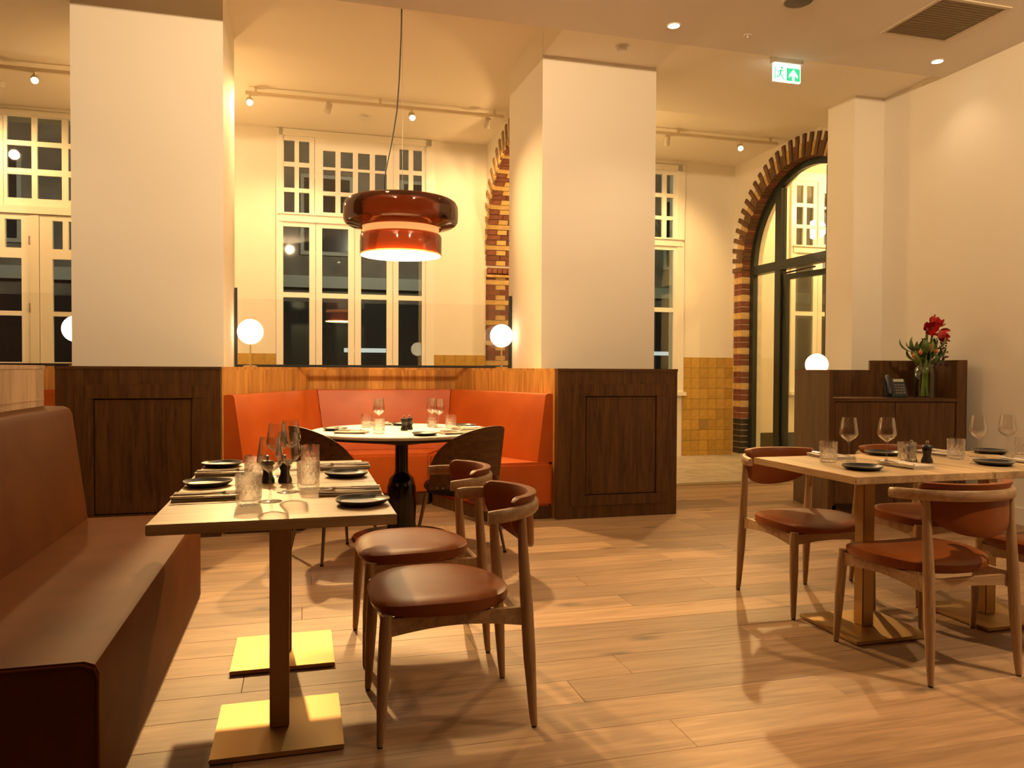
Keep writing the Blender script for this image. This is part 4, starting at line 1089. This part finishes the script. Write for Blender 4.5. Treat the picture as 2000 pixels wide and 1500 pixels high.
def knife_mesh():
    mb = MB(); mb.add([(-.105, -.006, 0), (-.105, .006, 0), (-.005, .004, 0), (-.005, -.004, 0), (-.105, -.006, .005), (-.105, .006, .005), (-.005, .004, .005), (-.005, -.004, .005)], [(0,1,2,3),(7,6,5,4),(0,4,5,1),(1,5,6,2),(2,6,7,3),(3,7,4,0)])
    mb.prism([(-.005, -.004), (.085, -.008), (.105, .002), (.10, .008), (-.005, .004)], .0015, .0035); return mb.mesh('table_knife', M['steel'])
def fork_mesh():
    mb = MB(); mb.tube([(-.10, 0, .003), (-.02, 0, .004), (.045, 0, .006), (.06, 0, .005)], [.0055, .0035, .003, .009], 8)
    for k in range(4): mb.tube([(.058, -.0085+.0057*k, .005), (.075, -.0095+.0063*k, .002), (.10, -.009+.006*k, .006)], [.002, .0018, .0012], 6)
    return mb.mesh('table_fork', M['steel'], True)
knife_me, fork_me = knife_mesh(), fork_mesh()
mill_me = MB().lathe([(0, 0), (.024, 0), (.026, .004), (.025, .014), (.018, .030), (.0165, .045), (.021, .056), (.0215, .062), (.0195, .064), (.0195, .067), (.026, .070), (.026, .076), (.020, .084), (0, .086)], 22).mesh('pepper_mill', M['mill'], True)
knob_me = MB().lathe([(0, .086), (.004, .086), (.0035, .092), (.007, .096), (.006, .103), (0, .105)], 12).mesh('knob', M['steel'], True)

def plate(x, y, place, rz=0):
    o = tag(put('side_plate', plate_me, None, (x, y, T), rz), 'black stoneware side plate at ' + place, 'plate', 'black side plates')
    put('rim', rim_me, o); return o
def ware(me, name, x, y, label, cat, group, rz=0, z=0): return tag(put(name, me, None, (x, y, T+z), rz), label, cat, group)
def wine(x, y, place): ware(wine_me, 'wine_glass', x, y, 'stemmed wine glass at ' + place, 'wine glass', 'stemmed wine glasses', random.random())
def tumbler(x, y, place): ware(tumb_me, 'tumbler', x, y, 'cut-glass tumbler at ' + place, 'tumbler', 'cut-glass tumblers', random.random())
def napkin(x, y, rz, place, ky=-.03, fy=.03, onnap=True):
    ware(nap_me, 'napkin', x, y, 'folded beige linen napkin at ' + place, 'napkin', 'folded linen napkins', rz)
    a, b = rot2(0, ky, rz); ware(knife_me, 'table_knife', x+a, y+b, 'steel knife on the napkin at ' + place, 'knife', 'table knives', rz, .0160)
    a, b = rot2(0, fy, rz); ware(fork_me, 'table_fork', x+a, y+b, 'steel fork on the napkin at ' + place, 'fork', 'table forks', rz, .0160)
def mill(x, y, label):
    o = ware(mill_me, 'pepper_mill', x, y, label, 'mill', 'small dark salt and pepper mills'); put('knob', knob_me, o)

# left oak tables
L1, L2, L3, L4 = 'front bench-side place of left tables', 'rear bench-side place of left tables', 'front chair-side place of left tables', 'rear chair-side place of left tables'
plate(-.332, 3.02, L1); plate(-.332, 3.60, L2, 1); plate(.188, 2.50, L3, 2); plate(.180, 3.16, L4, 3)
napkin(-.30, 2.74, .03, L1, -.08, -.045); napkin(-.30, 3.33, .02, L2, -.08, -.045); napkin(.165, 2.73, PI-.02, L3); napkin(.185, 3.42, PI+.02, L4)
wine(-.095, 2.615, L1); wine(-.09, 3.225, L2); wine(-.042, 2.80, L3); wine(-.041, 3.40, L4)
tumbler(-.158, 2.56, L1); tumbler(-.168, 3.10, L2); tumbler(.027, 2.86, L3); tumbler(.040, 3.46, L4)
mill(-.120, 3.05, 'dark mill at the middle of the left tables, nearer the bench'); mill(-.057, 3.045, 'dark mill at the middle of the left tables, nearer the chairs')
# right oak tables
R1, R2, R3, R4 = 'near left place of right tables', 'far left place of right tables', 'near right place of right tables', 'far right place of right tables'
plate(2.386, 2.855, R1); plate(2.90, 3.33, R2, 1); plate(3.112, 2.855, R3, 2); plate(3.53, 3.27, R4, 3)
napkin(2.655, 2.90, PI/2+.05, R1, .075, .055); napkin(2.555, 3.285, -PI/2, R2, .03, -.03); napkin(3.36, 2.90, PI/2, R3); napkin(3.21, 3.27, -PI/2, R4)
wine(2.530, 3.125, R2); wine(2.700, 3.07, R1); wine(3.305, 3.13, R4); wine(3.53, 3.165, R3)
tumbler(2.405, 3.11, R2); tumbler(2.748, 2.995, R1); tumbler(3.128, 3.09, R4); tumbler(3.513, 3.06, R3)
mill(2.858, 2.99, 'dark mill standing clear on the right tables, right of a tumbler'); mill(2.815, 3.04, 'dark mill half hidden behind a tumbler on the right tables')
# round table
C1, C2, C3, C4 = 'camera side of the white round table', 'left side of the white round table', 'banquette side of the white round table', 'right side of the white round table'
plate(.78, 4.98, C1); plate(.235, 5.50, C2, 1); plate(.75, 5.90, C3, 2); plate(1.185, 5.66, C4, 3)
napkin(1.00, 5.06, .25, C1); napkin(.33, 5.24, -.35, C2, -.02, .03); napkin(.56, 5.95, .1, C3); napkin(1.16, 5.42, 2.6, C4)
wine(.545, 5.62, C2); wine(.565, 5.80, C3); wine(.98, 5.60, C4); wine(.955, 5.76, C1)
tumbler(.470, 5.76, C3); tumbler(.505, 5.20, C2); tumbler(.945, 5.68, C1); tumbler(1.055, 5.53, C4)
mill(.700, 5.40, 'dark mill at the centre of the white round table, left of its twin'); mill(.745, 5.47, 'dark mill at the centre of the white round table, right of its twin')
